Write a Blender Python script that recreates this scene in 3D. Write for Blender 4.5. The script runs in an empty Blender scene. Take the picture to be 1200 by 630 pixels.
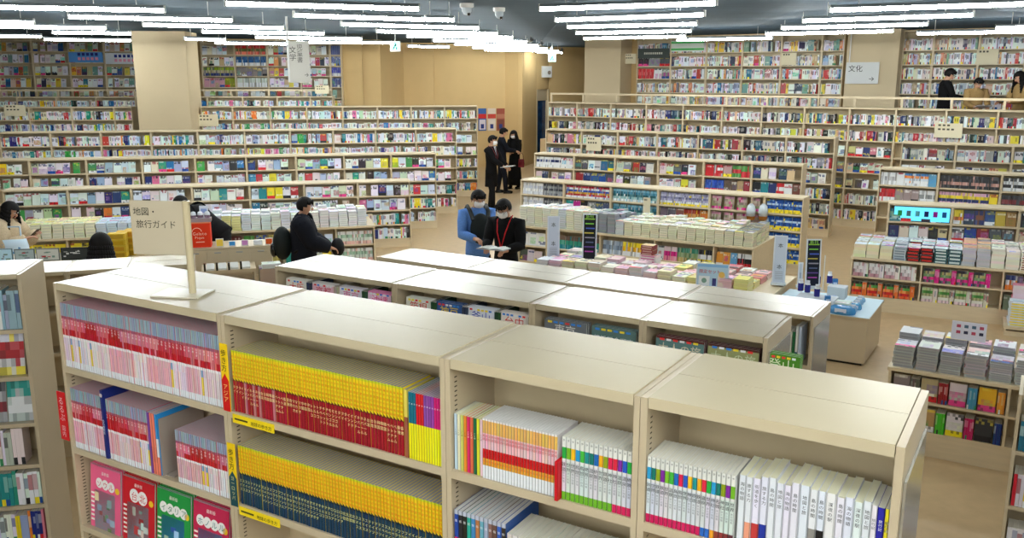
import bpy, math, random, zlib
from mathutils import Matrix, Vector
C = bpy.context.scene.collection
SC = bpy.context.scene
rnd = random.Random(11)
PI = math.pi
# ------------------------------------------------------------------ camera and measuring helpers
H = 3.1
F = 1048.0
PITCH = math.atan((315 - 88) / F)
cam = bpy.data.objects.new('camera', bpy.data.cameras.new('camera'))
C.objects.link(cam)
cam.location = (0, 0, H)
cam.rotation_euler = (PI / 2 - PITCH, 0, 0)
cam.data.sensor_width = 36
cam.data.lens = 36 * F / 1200
cam.data.clip_end = 200
SC.camera = cam


def ray(x, y):
    a, b = (x - 600) / F, -(y - 315) / F
    c, s = math.cos(PITCH), math.sin(PITCH)
    return Vector((a, c + b * s, -s + b * c))


def at(x, y, z):                     # the point at height z that the photo shows at x, y
    r = ray(x, y)
    return Vector((0, 0, H)) + r * ((z - H) / r.z)


def far(x, y, d):                    # the point d metres ahead of the camera
    r = ray(x, y)
    return Vector((0, 0, H)) + r * (d / r.y)


class Line:                          # a front line on plan: origin A (z=0), direction u, normal n pointing away
    def __init__(s, A, B):
        s.A = Vector((A.x, A.y, 0))
        d = Vector((B.x - A.x, B.y - A.y, 0))
        s.L = d.length
        s.u = d.normalized()
        s.n = Vector((-s.u.y, s.u.x, 0))
        s.ang = math.atan2(s.u.y, s.u.x)

    def p(s, a, b=0, z=0):
        v = s.A + s.u * a + s.n * b
        return Vector((v.x, v.y, z))

    def hit(s, x, y, b=0):           # (s, z) where the ray meets the vertical plane b behind the line
        r = ray(x, y)
        k = ((s.A + s.n * b).dot(s.n)) / r.dot(s.n)
        q = r * k
        return (q - s.A).dot(s.u), q.z + H

    def back(s, b):
        return Line(s.p(0, b), s.p(s.L, b))


def TR(p, ang):
    return Matrix.Translation(p) @ Matrix.Rotation(ang, 4, 'Z')


# ------------------------------------------------------------------ materials
def lin(c):
    return tuple(((x / 12.92) if x <= .04045 else ((x + .055) / 1.055) ** 2.4) for x in c)


def mat(name, col=None, rough=.5, spec=.5, noise=0, nscale=6, metal=0, emit=None, bump=0, coat=0, stretch=None):
    m = bpy.data.materials.new(name)
    m.use_nodes = True
    nt = m.node_tree
    b = nt.nodes['Principled BSDF']
    b.inputs['Roughness'].default_value = rough
    b.inputs['Specular IOR Level'].default_value = spec
    b.inputs['Metallic'].default_value = metal
    b.inputs['Coat Weight'].default_value = coat
    if col is None:
        a = nt.nodes.new('ShaderNodeAttribute')
        a.attribute_name = 'Col'
        nt.links.new(a.outputs['Color'], b.inputs['Base Color'])
    else:
        lc = lin(col)
        b.inputs['Base Color'].default_value = (*lc, 1)
        if noise:
            tc = nt.nodes.new('ShaderNodeTexCoord')
            n = nt.nodes.new('ShaderNodeTexNoise')
            n.inputs['Scale'].default_value = nscale
            n.inputs['Detail'].default_value = 6
            src = tc.outputs['Object']
            if stretch:
                mp = nt.nodes.new('ShaderNodeMapping')
                mp.inputs['Scale'].default_value = stretch
                nt.links.new(src, mp.inputs[0])
                src = mp.outputs[0]
            nt.links.new(src, n.inputs['Vector'])
            r = nt.nodes.new('ShaderNodeValToRGB')
            r.color_ramp.elements[0].position = .3
            r.color_ramp.elements[1].position = .7
            r.color_ramp.elements[0].color = (*[x * (1 - noise) for x in lc], 1)
            r.color_ramp.elements[1].color = (*[min(1, x * (1 + noise)) for x in lc], 1)
            nt.links.new(n.outputs['Fac'], r.inputs[0])
            nt.links.new(r.outputs[0], b.inputs['Base Color'])
            if bump:
                bp = nt.nodes.new('ShaderNodeBump')
                bp.inputs['Strength'].default_value = bump
                bp.inputs['Distance'].default_value = .01
                nt.links.new(n.outputs['Fac'], bp.inputs['Height'])
                nt.links.new(bp.outputs[0], b.inputs['Normal'])
    if emit:
        b.inputs['Emission Color'].default_value = (*emit[0], 1)
        b.inputs['Emission Strength'].default_value = emit[1]
    return m


M_PRINT = mat('printed_paper', None, .42, .4)
M_MATTE = mat('matte_colour', None, .7, .3)
M_GLOSS = mat('gloss_colour', None, .22, .5)
M_SHELF = mat('beige_shelf_paint', (.765, .70, .585), .3, .5, .03, 3)
M_TOP = mat('beige_shelf_top', (.775, .72, .60), .25, .5, .02, 3)
M_BACK = mat('tan_back_board', (.76, .69, .56), .5, .4, .04, 3)
M_WOOD = mat('pale_display_board', (.84, .77, .64), .45, .4, .05, 4, stretch=(1, 8, 8))
M_WALL = mat('warm_wall_paint', (.84, .72, .51), .75, .3, .03, 1.5)
M_PIER = mat('grey_beige_pier', (.80, .73, .60), .6, .3, .03, 1.2)
M_FLOOR = mat('beige_floor_sheet', (.76, .65, .49), .38, .4, .06, 9, bump=.05)
M_CEIL = mat('blue_grey_ceiling', (.26, .33, .385), .9, .1, .12, 3, stretch=(.6, 9, 1))
M_CEIL2 = mat('slat_ceiling', (.27, .35, .42), .8, .15, .3, 2, stretch=(.4, 12, 1))
M_TUBE = mat('tube_glow', (1, 1, 1), .4, emit=((.95, 1, .985), 52))
M_HOUSE = mat('grey_lamp_housing', (.42, .46, .49), .5)
M_WHITE = mat('white_enamel', (.88, .89, .89), .35)
M_STEEL = mat('steel', (.62, .63, .64), .3, metal=.8)
M_SILVER = mat('silver_sheet', (.74, .73, .70), .18, metal=.55, noise=.18, nscale=5)
M_SLOT = mat('slot_shadow_brown', (.30, .26, .21), .8)
M_BLACK = mat('black_plastic', (.04, .04, .045), .35)
M_SKIN = mat('skin', (.80, .61, .50), .5, noise=.05, nscale=20)
M_HAIR = mat('black_hair', (.07, .06, .06), .65, .2, noise=.3, nscale=60, stretch=(1, 1, .2))
M_GLASSBLUE = mat('blue_night_glass', (.10, .25, .42), .1, .6, .5, 4)
M_SCREEN = mat('screen_glow', (.1, .6, .75), .3, emit=((.16, .72, .95), .9))
M_EXIT = mat('exit_glow', (.5, .9, .85), .3, emit=((.35, .95, .9), 1.3))
M_CLEAR = bpy.data.materials.new('clear_acrylic')
M_CLEAR.use_nodes = True
_b = M_CLEAR.node_tree.nodes['Principled BSDF']
_b.inputs['Base Color'].default_value = (.93, .96, .97, 1)
_b.inputs['Roughness'].default_value = .08
_b.inputs['Alpha'].default_value = .35


def cloth(name, col):
    return mat(name, col, .85, .2, .15, 90, bump=.2)


# ------------------------------------------------------------------ mesh builder
class MB:
    def __init__(s, T=None):
        s.v, s.f, s.c, s.m = [], [], [], []
        s.T = T

    def poly(s, pts, col=(1, 1, 1), mi=0):
        n = len(s.v)
        for p in pts:
            q = Vector(p)
            s.v.append(s.T @ q if s.T else q)
        s.f.append(tuple(range(n, n + len(pts))))
        s.c.append(col)
        s.m.append(mi)

    def box(s, x0, x1, y0, y1, z0, z1, col=(1, 1, 1), mi=0, skip='', cols=None):
        cols = cols or {}
        n = len(s.v)
        for p in ((x0, y0, z0), (x1, y0, z0), (x1, y1, z0), (x0, y1, z0), (x0, y0, z1), (x1, y0, z1), (x1, y1, z1), (x0, y1, z1)):
            q = Vector(p)
            s.v.append(s.T @ q if s.T else q)
        for k, f in (('f', (0, 1, 5, 4)), ('r', (1, 2, 6, 5)), ('b', (2, 3, 7, 6)), ('l', (3, 0, 4, 7)), ('t', (4, 5, 6, 7)), ('d', (3, 2, 1, 0))):
            if k in skip:
                continue
            s.f.append(tuple(n + i for i in f))
            s.c.append(cols.get(k, col))
            s.m.append(mi)

    def tube(s, pts, r, n=8, col=(1, 1, 1), mi=0):
        pts = [Vector(p) for p in pts]
        rs = r if isinstance(r, (list, tuple)) else [r] * len(pts)
        rings = []
        for i, p in enumerate(pts):
            d = (pts[min(i + 1, len(pts) - 1)] - pts[max(i - 1, 0)]).normalized()
            a = d.cross(Vector((0, 0, 1)))
            if a.length < 1e-3:
                a = Vector((1, 0, 0))
            a.normalize()
            b = d.cross(a)
            k = len(s.v)
            for j in range(n):
                q = p + (a * math.cos(2 * PI * j / n) + b * math.sin(2 * PI * j / n)) * rs[i]
                s.v.append(s.T @ q if s.T else q)
            rings.append(k)
        for k, l in zip(rings, rings[1:]):
            for j in range(n):
                s.f.append((k + j, k + (j + 1) % n, l + (j + 1) % n, l + j))
                s.c.append(col)
                s.m.append(mi)
        for k in (rings[0], rings[-1]):
            s.f.append(tuple(range(k, k + n)))
            s.c.append(col)
            s.m.append(mi)

    def lathe(s, prof, n=16, col=(1, 1, 1), mi=0, o=(0, 0, 0), sx=1, sy=1):
        rings = []
        for r, z in prof:
            k = len(s.v)
            for j in range(n):
                q = Vector((o[0] + sx * r * math.cos(2 * PI * j / n), o[1] + sy * r * math.sin(2 * PI * j / n), o[2] + z))
                s.v.append(s.T @ q if s.T else q)
            rings.append(k)
        for i, (k, l) in enumerate(zip(rings, rings[1:])):
            cc = col[i] if isinstance(col, list) else col
            for j in range(n):
                s.f.append((k + j, k + (j + 1) % n, l + (j + 1) % n, l + j))
                s.c.append(cc)
                s.m.append(mi)
        for k in (rings[0], rings[-1]):
            s.f.append(tuple(range(k, k + n)))
            s.c.append(col[0] if isinstance(col, list) else col)
            s.m.append(mi)

    def text(s, body, T, size, col=(0, 0, 0), mi=0, vertical=False, align='l', pitch=1.0):
        """writing as flat faces; T maps text x, y (z=0) into local space"""
        y = 0
        x = 0
        if not vertical:
            total = sum(glyph(c)[1] for c in body) * size
            x = -total / 2 if align == 'c' else 0
        for ch in body:
            polys, adv = glyph(ch)
            ox = x if not vertical else -.5 * size
            oy = y if not vertical else y - size
            for pl in polys:
                s.poly([T @ Vector((ox + a * size, oy + b * size, 0)) for a, b in pl], col, mi)
            if vertical:
                y -= size * pitch
            else:
                x += adv * size

    def build(s, name, mats, parent=None, smooth=False, loc=None, rot=0):
        if smooth:
            seen_, idx, vv = {}, [], []
            for v in s.v:
                key = (round(v.x, 5), round(v.y, 5), round(v.z, 5))
                if key not in seen_:
                    seen_[key] = len(vv); vv.append(v)
                idx.append(seen_[key])
            s.v = vv
            keep_ = []
            for i, f in enumerate(s.f):
                g_ = list(dict.fromkeys(idx[q] for q in f))
                if len(g_) > 2:
                    keep_.append((tuple(g_), s.c[i], s.m[i]))
            s.f, s.c, s.m = [x[0] for x in keep_], [x[1] for x in keep_], [x[2] for x in keep_]
        me = bpy.data.meshes.new(name)
        me.from_pydata([tuple(v) for v in s.v], [], s.f)
        for m in (mats if isinstance(mats, (list, tuple)) else [mats]):
            me.materials.append(m)
        a = me.attributes.new('Col', 'FLOAT_COLOR', 'FACE')
        flat = []
        for c in s.c:
            flat += [*lin(c), 1.0]
        a.data.foreach_set('color', flat)
        if max(s.m, default=0):
            me.polygons.foreach_set('material_index', s.m)
        if smooth:
            me.polygons.foreach_set('use_smooth', [True] * len(s.f))
        me.update()
        o = bpy.data.objects.new(name, me)
        C.objects.link(o)
        if parent:
            o.parent = parent
        if loc is not None:
            o.location = loc
        o.rotation_euler.z = rot
        return o


_glyphs = {}


def glyph(ch):
    if ch in _glyphs:
        return _glyphs[ch]
    if ch == ' ':
        _glyphs[ch] = ([], .35)
        return _glyphs[ch]
    cu = bpy.data.curves.new('writing', 'FONT')
    cu.body = ch
    cu.resolution_u = 2
    o = bpy.data.objects.new('writing', cu)
    C.objects.link(o)
    dg = bpy.context.evaluated_depsgraph_get()
    me = bpy.data.meshes.new_from_object(o.evaluated_get(dg))
    polys = [[(me.vertices[i].co.x, me.vertices[i].co.y) for i in p.vertices] for p in me.polygons]
    xs = [a for p in polys for a, b in p] or [0]
    adv = 1.0 if ord(ch) > 0x2000 else max(xs) + .1
    bpy.data.objects.remove(o)
    bpy.data.curves.remove(cu)
    bpy.data.meshes.remove(me)
    _glyphs[ch] = (polys, adv)
    return _glyphs[ch]


def tag(o, label, cat, group=None):
    o['label'] = label
    o['category'] = cat
    if group:
        o['group'] = group
    return o


def thing(name, loc, rot, label, cat, group=None):
    o = bpy.data.objects.new(name, None)
    C.objects.link(o)
    o.empty_display_size = .1
    o.location = loc
    o.rotation_euler.z = rot
    return tag(o, label, cat, group)


def struct(o):
    o['kind'] = 'structure'
    return o


ORD = 'first second third fourth fifth sixth seventh eighth ninth tenth eleventh twelfth thirteenth fourteenth fifteenth sixteenth seventeenth eighteenth nineteenth'.split()
TENS = {2: 'twent', 3: 'thirt', 4: 'fort', 5: 'fift', 6: 'sixt', 7: 'sevent', 8: 'eight', 9: 'ninet'}


def nth(i):                          # 1 -> first
    if i < 20:
        return ORD[i - 1]
    t, r = divmod(i, 10)
    if t > 9:
        return 'hundred-and-' + nth(i - 100) if i > 100 else 'hundredth'
    return TENS[t] + ('ieth' if r == 0 else 'y-' + ORD[r - 1])


def cname(c):
    r, g, b = c
    mx, mn = max(c), min(c)
    if mx - mn < .13:
        return 'white' if mn > .72 else 'grey' if mn > .3 else 'black'
    import colorsys
    h, s_, v = colorsys.rgb_to_hsv(r, g, b)
    if s_ < .28 and v > .75:
        return 'cream' if h < .2 else 'pale blue' if .45 < h < .7 else 'pale green' if h < .45 else 'pale pink'
    if v < .3:
        return 'dark'
    h *= 360
    return ('red' if h < 15 or h > 345 else 'orange' if h < 42 else 'yellow' if h < 68 else 'green' if h < 160 else 'teal' if h < 195 else 'blue' if h < 255 else 'purple' if h < 290 else 'pink')


# ------------------------------------------------------------------ the room
def wallbox(name, p0, p1, th, z0, z1, m):
    """an upright slab whose front runs p0 -> p1 on plan, th thick away from the viewer"""
    L = Line(Vector((*p0, 0)), Vector((*p1, 0)))
    b = MB()
    b.box(0, L.L, 0, th, z0, z1)
    return struct(b.build(name, m, loc=L.A, rot=L.ang))


CEIL = 4.12
b = MB(); b.box(-40, 40, -8, 48, -.1, 0)
struct(b.build('floor', M_FLOOR))
b = MB(); b.box(-40, .9, -8, 48, CEIL, CEIL + .1)
struct(b.build('ceiling', M_CEIL, ))
b = MB(); b.box(.9, 40, -8, 48, CEIL - .012, CEIL + .1)
struct(b.build('ceiling_panelled', M_CEIL2))

# ------------------------------------------------------------------ bookcases
CASES = []


def bookcase(L, s0, s1, h, d, boards, label, group, cat='bookcase', name='bookcase', b0=0, mt=None, posts=.02, din=None, twopart=False, slots=False, plinth=.12, top_over=0, zbase=0, endpanel=None):
    mt = mt or M_SHELF
    w = s1 - s0 - .0016
    r = thing(name, L.p(s0, b0, zbase), L.ang, label, cat, group)
    din = din or d - .02
    for x0 in (0, w - posts):
        b = MB(); b.box(x0, x0 + posts, 0, d, 0, h)
        if slots:
            xx = posts + .0006 if x0 == 0 else w - posts - .0006
            z = h - .06
            while z > h - 1.1:
                for yy in (.022,):
                    b.poly([(xx, yy, z), (xx, yy + .013, z), (xx, yy + .013, z + .004), (xx, yy, z + .004)], mi=1)
                z -= .014
        b.build('side_panel', [mt, M_SLOT], r)
    b = MB(); b.box(posts, w - posts, din, din + .012, plinth, h - .028); b.build('back_panel', M_BACK, r)
    if twopart:
        for y0, y1 in ((0, d / 2 - .0015), (d / 2 + .0015, d)):
            b = MB(); b.box(posts + .002, w - posts - .002, y0, y1, h - .026, h + .003); b.build('top_panel', M_TOP, r)
    else:
        b = MB(); b.box(posts, w - posts, 0, d, h - .026, h); b.build('top_panel', mt, r)
    for z in boards:
        b = MB(); b.box(posts, w - posts, 0, din, z - .024, z); b.build('shelf_board', mt, r)
    b = MB(); b.box(posts, w - posts, .012, din, 0, max(plinth - .024, .03)); b.build('plinth', mt, r)
    if endpanel:
        side, m, z0, z1 = endpanel
        b = MB(); x = w if side > 0 else 0
        b.box(x + (.001 if side > 0 else -.007), x + (.007 if side > 0 else -.001), .03, d - .03, z0, z1)
        b.build('end_sheet', m, r)
    CASES.append(r)
    return r


BOOKS = []        # records: kind, T, w, d, h, style..., label, group


def levels(h, n, pl=.16):
    p = (h - pl) / n
    return [pl + p * i for i in range(n)][::-1]          # tops of boards, from the top level down


WHITE = (.90, .91, .92)
PALS = {
    'L': [(WHITE, 15), ((.80, .86, .90), 6), ((.86, .84, .80), 3), ((.10, .45, .68), 1.3), ((.12, .17, .45), 1), ((.93, .85, .12), 1.3), ((.1, .55, .52), 1.2), ((.85, .45, .60), .9), ((.76, .18, .22), .8), ((.20, .58, .30), .9), ((.12, .12, .14), .9), ((.92, .52, .18), .5), ((.62, .70, .80), 1.5), ((.75, .80, .68), 1)],
    'R': [(WHITE, 7), ((.82, .80, .77), 4), ((.10, .10, .13), 3), ((.14, .19, .36), 1.6), ((.66, .16, .18), 1.3), ((.55, .57, .60), 2), ((.82, .72, .52), 1.4), ((.16, .42, .50), 1), ((.80, .45, .50), 1), ((.86, .80, .25), .7), ((.30, .34, .30), 1)],
    'W': [(WHITE, 14), ((.86, .84, .78), 5), ((.75, .65, .50), 1.5), ((.15, .40, .60), 1.2), ((.75, .25, .22), 1.2), ((.20, .22, .30), 1.2), ((.90, .80, .30), 1), ((.45, .62, .55), 1), ((.85, .55, .35), .9), ((.70, .74, .82), 2)],
}


def pick(p):
    cs = PALS[p]
    t = rnd.random() * sum(w for _, w in cs)
    for c, w in cs:
        t -= w
        if t <= 0:
            break
    return tuple(min(1, max(0, x + rnd.uniform(-.05, .05))) for x in c)


def tint(c, k):
    return tuple(min(1, max(0, x * k)) for x in c)


def mixc(a, b_, t):
    return tuple(x + (y - x) * t for x, y in zip(a, b_))


def cover_art(base, R, series=None):
    """a 6 x 8 grid of ink colours for a front cover"""
    nx, ny = 6, 8
    pic = [tuple(R.uniform(.05, .95) for _ in range(3)) for _ in range(2)]
    light = sum(base) > 1.9
    pk = R.choice([.4, .7, 1])
    ink = R.choice([(.08, .08, .1), (.15, .2, .4), (.6, .1, .15)]) if light else R.choice([(.95, .95, .95), (.95, .85, .3), (.95, .95, .9)])
    g = [[base] * nx for _ in range(ny)]
    ty = R.choice([0, 0, 1, 5])
    for y in range(ty, ty + R.choice([1, 2])):
        for x in range(R.choice([0, 1]), nx - R.choice([0, 1])):
            if R.random() < .72:
                g[y][x] = mixc(base, ink, R.uniform(.35, .8))
    if R.random() < .7:
        x0, x1 = R.choice([(0, 6), (1, 5), (2, 6), (1, 4)])
        y0, y1 = R.choice([(3, 7), (2, 5), (3, 6), (4, 8)])
        for y in range(y0, y1):
            for x in range(x0, x1):
                g[y][x] = mixc(mixc(base, pic[0], R.uniform(.15, .6) * pk), pic[1], R.uniform(0, .35) * pk)
    if R.random() < .4:
        oc = R.choice([(.95, .87, .1), (.85, .12, .15), WHITE, (.1, .3, .65), (.9, .25, .55), WHITE, (.1, .1, .12)])
        for y in (6, 7):
            for x in range(nx):
                g[y][x] = oc if R.random() < .8 else mixc(oc, (.1, .1, .1), .4)
    return g


def faces_book(mb, r, full=False):
    w, d, h, k = r['w'], r['d'], r['h'], r['kind']
    R = random.Random(r['seed'])
    base = r['col']
    pg = r.get('page', (.87, .85, .79))
    if k == 'spine':
        bands = r.get('bands')
        if not bands:
            bands = []
            z = 0
            light = sum(base) > 1.9
            ink = R.choice([(.1, .1, .12), (.2, .25, .45), (.55, .15, .18)]) if light else (.92, .9, .85)
            if R.random() < .35:
                bands.append((.2, R.choice([(.85, .12, .15), (.95, .87, .15), (.1, .3, .6), WHITE, (.12, .12, .14), (.2, .55, .35)])))
                z = .2
            if R.random() < .6:
                a = R.uniform(.4, .6)
                bands += [(a, base), (R.uniform(.8, .93), mixc(base, ink, R.uniform(.3, .6)))]
            bands.append((1, base))
        z = 0
        for t, c in bands:
            mb.poly([(0, 0, z), (w, 0, z), (w, 0, h * t), (0, 0, h * t)], c)
            z = h * t
        mb.box(0, w, 0, d, 0, h, base, skip='fd' if full else 'fdb', cols={'t': pg})
        if full:
            mb.poly([(0, d, 0), (w, d, 0), (w, 0, 0), (0, 0, 0)], base)
    elif k == 'cover':
        g = cover_art(base, random.Random(r.get('art', r['seed'])))
        lean = r.get('lean', .14)
        T0 = mb.T
        mb.T = (T0 if T0 else Matrix()) @ Matrix.Rotation(-lean, 4, 'X')
        ny, nx = len(g), len(g[0])
        if r.get('rows'):
            g = [[c if not callable(c) else c(R)] * nx for c in r['rows']]
            ny = len(g)
            rs_ = list(r['rows'])
            q_ = random.Random(r.get('art', 0) * 7 + 1)
            g = [[mixc(c if q_.random() < .82 else q_.choice(rs_), q_.choice([WHITE, (.1, .1, .12), c, c]), .22) for c in row] for row in g]
        for i in range(ny):
            for j in range(nx):
                z1, z0 = h * (1 - i / ny), h * (1 - (i + 1) / ny)
                mb.poly([(w * j / nx, 0, z0), (w * (j + 1) / nx, 0, z0), (w * (j + 1) / nx, 0, z1), (w * j / nx, 0, z1)], g[i][j])
        mb.box(0, w, 0, d, 0, h, base, skip='f' if full else 'fdb', cols={'t': pg, 'r': pg})
        mb.T = T0
    else:                                                   # lying flat: h is its thickness
        cols = {'f': r.get('edge', pg), 'r': pg, 'l': base, 'b': base, 'd': base}
        mb.box(0, w, 0, d, 0, h, base, skip='t' if full or r.get('top') else 'tdb', cols=cols)
        if r.get('edge2'):
            e = r['edge2']
            mb.poly([(w * .1, -.0006, h * .25), (w * .9, -.0006, h * .25), (w * .9, -.0006, h * .75), (w * .1, -.0006, h * .75)], e)
        if r.get('top'):
            g = cover_art(base, random.Random(r.get('art', r['seed'])))
            for i in range(8):
                for j in range(6):
                    y1, y0 = d * (1 - i / 8), d * (1 - (i + 1) / 8)
                    mb.poly([(w * j / 6, y0, h), (w * (j + 1) / 6, y0, h), (w * (j + 1) / 6, y1, h), (w * j / 6, y1, h)], g[i][j])
        else:
            mb.poly([(0, 0, h), (w, 0, h), (w, d, h), (0, d, h)], base)


seedn = 0


def rec(kind, L, s, b, z, w, d, h, col, where, ang=0, **kw):
    global seedn
    seedn += 1
    T = Matrix.Translation(L.p(s, b, z)) @ Matrix.Rotation(L.ang + ang, 4, 'Z')
    r = dict(kind=kind, T=T, w=w, d=d, h=h, col=col, seed=seedn, where=where, **kw)
    BOOKS.append(r)
    return r


def fill(L, s0, s1, z, hh, mode, pal, where, b=.012, series=None, hb=None):
    """stand books along one shelf: where = phrase that names the shelf"""
    s = s0 + .01
    i = 0
    end = s1 - .01
    hb = hb or min(.205, hh - .045)
    if series:
        n = len(series)
        wtot = end - s
        reps = max(1, round(wtot / .15 / n))
        bw = wtot / (reps * n) - .006
        for ci, sp in enumerate(series):
            for q in range(reps):
                i += 1
                sp2 = dict(sp)
                rec('cover', L, s, b + .03, z + .002, min(bw, .155), .025, min(hb * 1.02, hh - .04), sp2.pop('col'), (where, i), art=zlib.crc32(f"{where}{ci}".encode()) % 9999 if not sp2.get('art') else sp2.pop('art'), **sp2)
                s += bw + .006
        return
    while s < end - .012:
        m = mode
        if mode == 'mix':
            m = 'cover' if (i == 0 and rnd.random() < .5) or rnd.random() < .05 else 'spine'
        if m == 'cover':
            w = rnd.uniform(.118, .145)
            if s + w > end:
                break
            i += 1
            reps = rnd.choice([1, 1, 1, 2]) if mode == 'cover' else 1
            col = pick(pal)
            hv = hb * rnd.uniform(.88, 1.0)
            rec('cover', L, s, b + rnd.uniform(.0, .02), z + .002, w, rnd.uniform(.015, .03), hv, col, (where, i))
            s += w + rnd.uniform(.004, .012)
            if mode == 'cover' and rnd.random() < .12:
                s += rnd.uniform(.03, .09)
        else:
            col = pick(pal)
            run = rnd.choice([1, 1, 1, 2, 3, 5])
            hv = hb * rnd.uniform(.82, 1.0)
            w = rnd.uniform(.013, .028)
            for q in range(run):
                if s + w > end:
                    break
                i += 1
                rec('spine', L, s, b + rnd.uniform(.0, .008), z + .001, w - .0008, .13, hv, col, (where, i))
                s += w
            if rnd.random() < .03:
                s += rnd.uniform(.02, .1)


def row(L, xs, yl, h, nlev, phrase, group, modes, pal, d=.42, levels_full=2, endfull=(), b0=0, special=None, **kw):
    """a run of bookcases whose posts the photo shows at xs; yl(x) is the height of the top edge there"""
    ss = [L.hit(x, yl(x))[0] for x in xs]
    bz = levels(h, nlev)
    for k, (a, c) in enumerate(zip(ss, ss[1:])):
        bookcase(L, a, c, h, d, bz, f'beige bookcase, {nth(k + 1)} bay of the {phrase}', group, posts=.016, din=.24, plinth=.16, mt=M_WOOD, **kw)
        zt = h
        nf = nlev if k in endfull else levels_full
        for li, z in enumerate(bz[:nf]):
            hh = zt - z
            zt = z
            sp = (special or {}).get((k, li))
            fill(L, a + .016, c - .016, z, hh, modes[min(li, len(modes) - 1)] if not isinstance(sp, str) else sp, pal,
                 f'{nth(li + 1)} shelf, {nth(k + 1)} bay, {phrase}', series=sp if isinstance(sp, list) else None)
    return ss, bz


def yline(p, q):
    return lambda x: p[1] + (q[1] - p[1]) * (x - p[0]) / (q[0] - p[0])


def mkrow(p, q, z):
    return Line(at(*p, z), at(*q, z)), yline(p, q)
# ------------------------------------------------------------------ right-hand stepped rows
def S(col, *rows, **kw):
    d = {'col': col}
    if rows:
        d['rows'] = list(rows)
    d.update(kw)
    return d


PK = (.85, .12, .52); YL = (.95, .85, .12); BL = (.05, .30, .66); RD = (.80, .10, .14); TEAL = (.1, .5, .55); GR = (.55, .57, .58); BK = (.09, .09, .11); LV = (.66, .65, .80); NV = (.10, .16, .40); OR = (.93, .50, .15); GN = (.3, .6, .25)
LR1, y1 = mkrow((610, 210), (942, 232.6), 1.22)
blue4 = [S(BL, BL, BL, (.75, .85, .95), BL, BL, YL, YL)] * 4
mag = [S((.80, .70, .68), (.85, .6, .7), (.75, .68, .6), (.7, .6, .55), (.55, .6, .4), PK)] * 4
lav = [S(LV, LV, (.75, .75, .85), (.45, .45, .62), LV, WHITE, YL)] * 7
teal = [S(TEAL, (.5, .75, .85), (.2, .5, .62), (.12, .38, .42), (.55, .72, .72), (.9, .93, .93))] * 3
multi = [S(WHITE, (.75, .1, .2), WHITE, (.15, .3, .7), (.85, .65, .2), (.75, .15, .2), WHITE)] * 6
whitegrey = [S(WHITE, WHITE, (.75, .78, .84), WHITE, (.8, .82, .86))] * 4 + [S((.3, .31, .35), (.2, .21, .25), GR, (.25, .26, .3), GR, (.45, .46, .5))] * 4
sp1 = {(0, 0): whitegrey, (0, 1): whitegrey, (1, 0): multi, (1, 1): [S((.1, .65, .65)), S((.8, .15, .6)), S(BK), S(GR), S((.25, .35, .5)), S((.3, .35, .5))], (2, 0): teal, (2, 1): teal,
       (3, 0): lav, (3, 1): [S((.45, .4, .45)), S((.4, .38, .42)), S((.55, .35, .3)), S((.8, .3, .15), (.7, .2, .12), (.85, .55, .2), YL), S((.8, .3, .15), (.7, .2, .12), (.85, .55, .2), YL), S((.85, .5, .1))],
       (4, 0): mag, (4, 1): mag}
for lv in range(4):
    sp1[(5, lv)] = blue4
r1s, r1z = row(LR1, [610, 660.5, 715.6, 771.4, 831.8, 896, 942], y1, 1.22, 4, 'right lowest row', 'bookcases of the right lowest row', ['cover', 'cover', 'spine'], 'R', endfull=(5,), special=sp1)

LR2, y2 = mkrow((626.7, 179.4), (940, 193.4), 1.55)
sp2 = {(0, 0): [S(WHITE, WHITE, NV, WHITE, WHITE)] * 4 + [S(WHITE)] * 2, (1, 1): [S((.6, .15, .18)), S(NV), S((.1, .3, .6)), S((.1, .3, .62)), S((.3, .33, .4))], (4, 0): [S(RD), S(RD, RD, WHITE, RD, RD), S((.75, .6, .6)), S((.5, .5, .35), GN, RD, GN), S(RD, GN, RD)],
       (4, 1): [S((.1, .3, .75), (.1, .3, .75), (.1, .3, .75), (.15, .35, .75), RD)] * 3 + [S((.4, .32, .28))] * 2 + [S((.7, .6, .45)), S((.6, .2, .25))], (5, 1): [S(BK), S(TEAL), S(NV), S(RD, RD, WHITE, RD), S(WHITE), S((.45, .25, .2))]}
row(LR2, [626, 672.4, 720.6, 771.4, 824.8, 881.4, 941], y2, 1.55, 5, 'right second row', 'bookcases of the right second row', ['cover', 'cover', 'spine', 'spine'], 'R', special=sp2, endfull=(5,))
LR3, y3 = mkrow((639, 151), (982, 161.6), 1.93)
row(LR3, [639.4, 681.3, 723.7, 770.2, 818.4, 870.5, 921.6, 979], y3, 1.93, 6, 'right third row', 'bookcases of the right third row', ['mix', 'spine', 'cover', 'spine'], 'R', endfull=(7, 6), special={})
LR4, y4 = mkrow((642, 119.4), (1200, 130), 2.45)
row(LR4, [642, 676, 715.6, 757.5, 800.6, 846.4, 893, 943, 996, 1050.4, 1109.6, 1170.5, 1232], y4, 2.45, 7, 'right tall fourth row', 'bookcases of the right fourth row', ['spine', 'spine', 'cover', 'cover', 'cover', 'spine'], 'R', endfull=(6, 7, 8), special={(10, 0): 'spine'})

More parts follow.
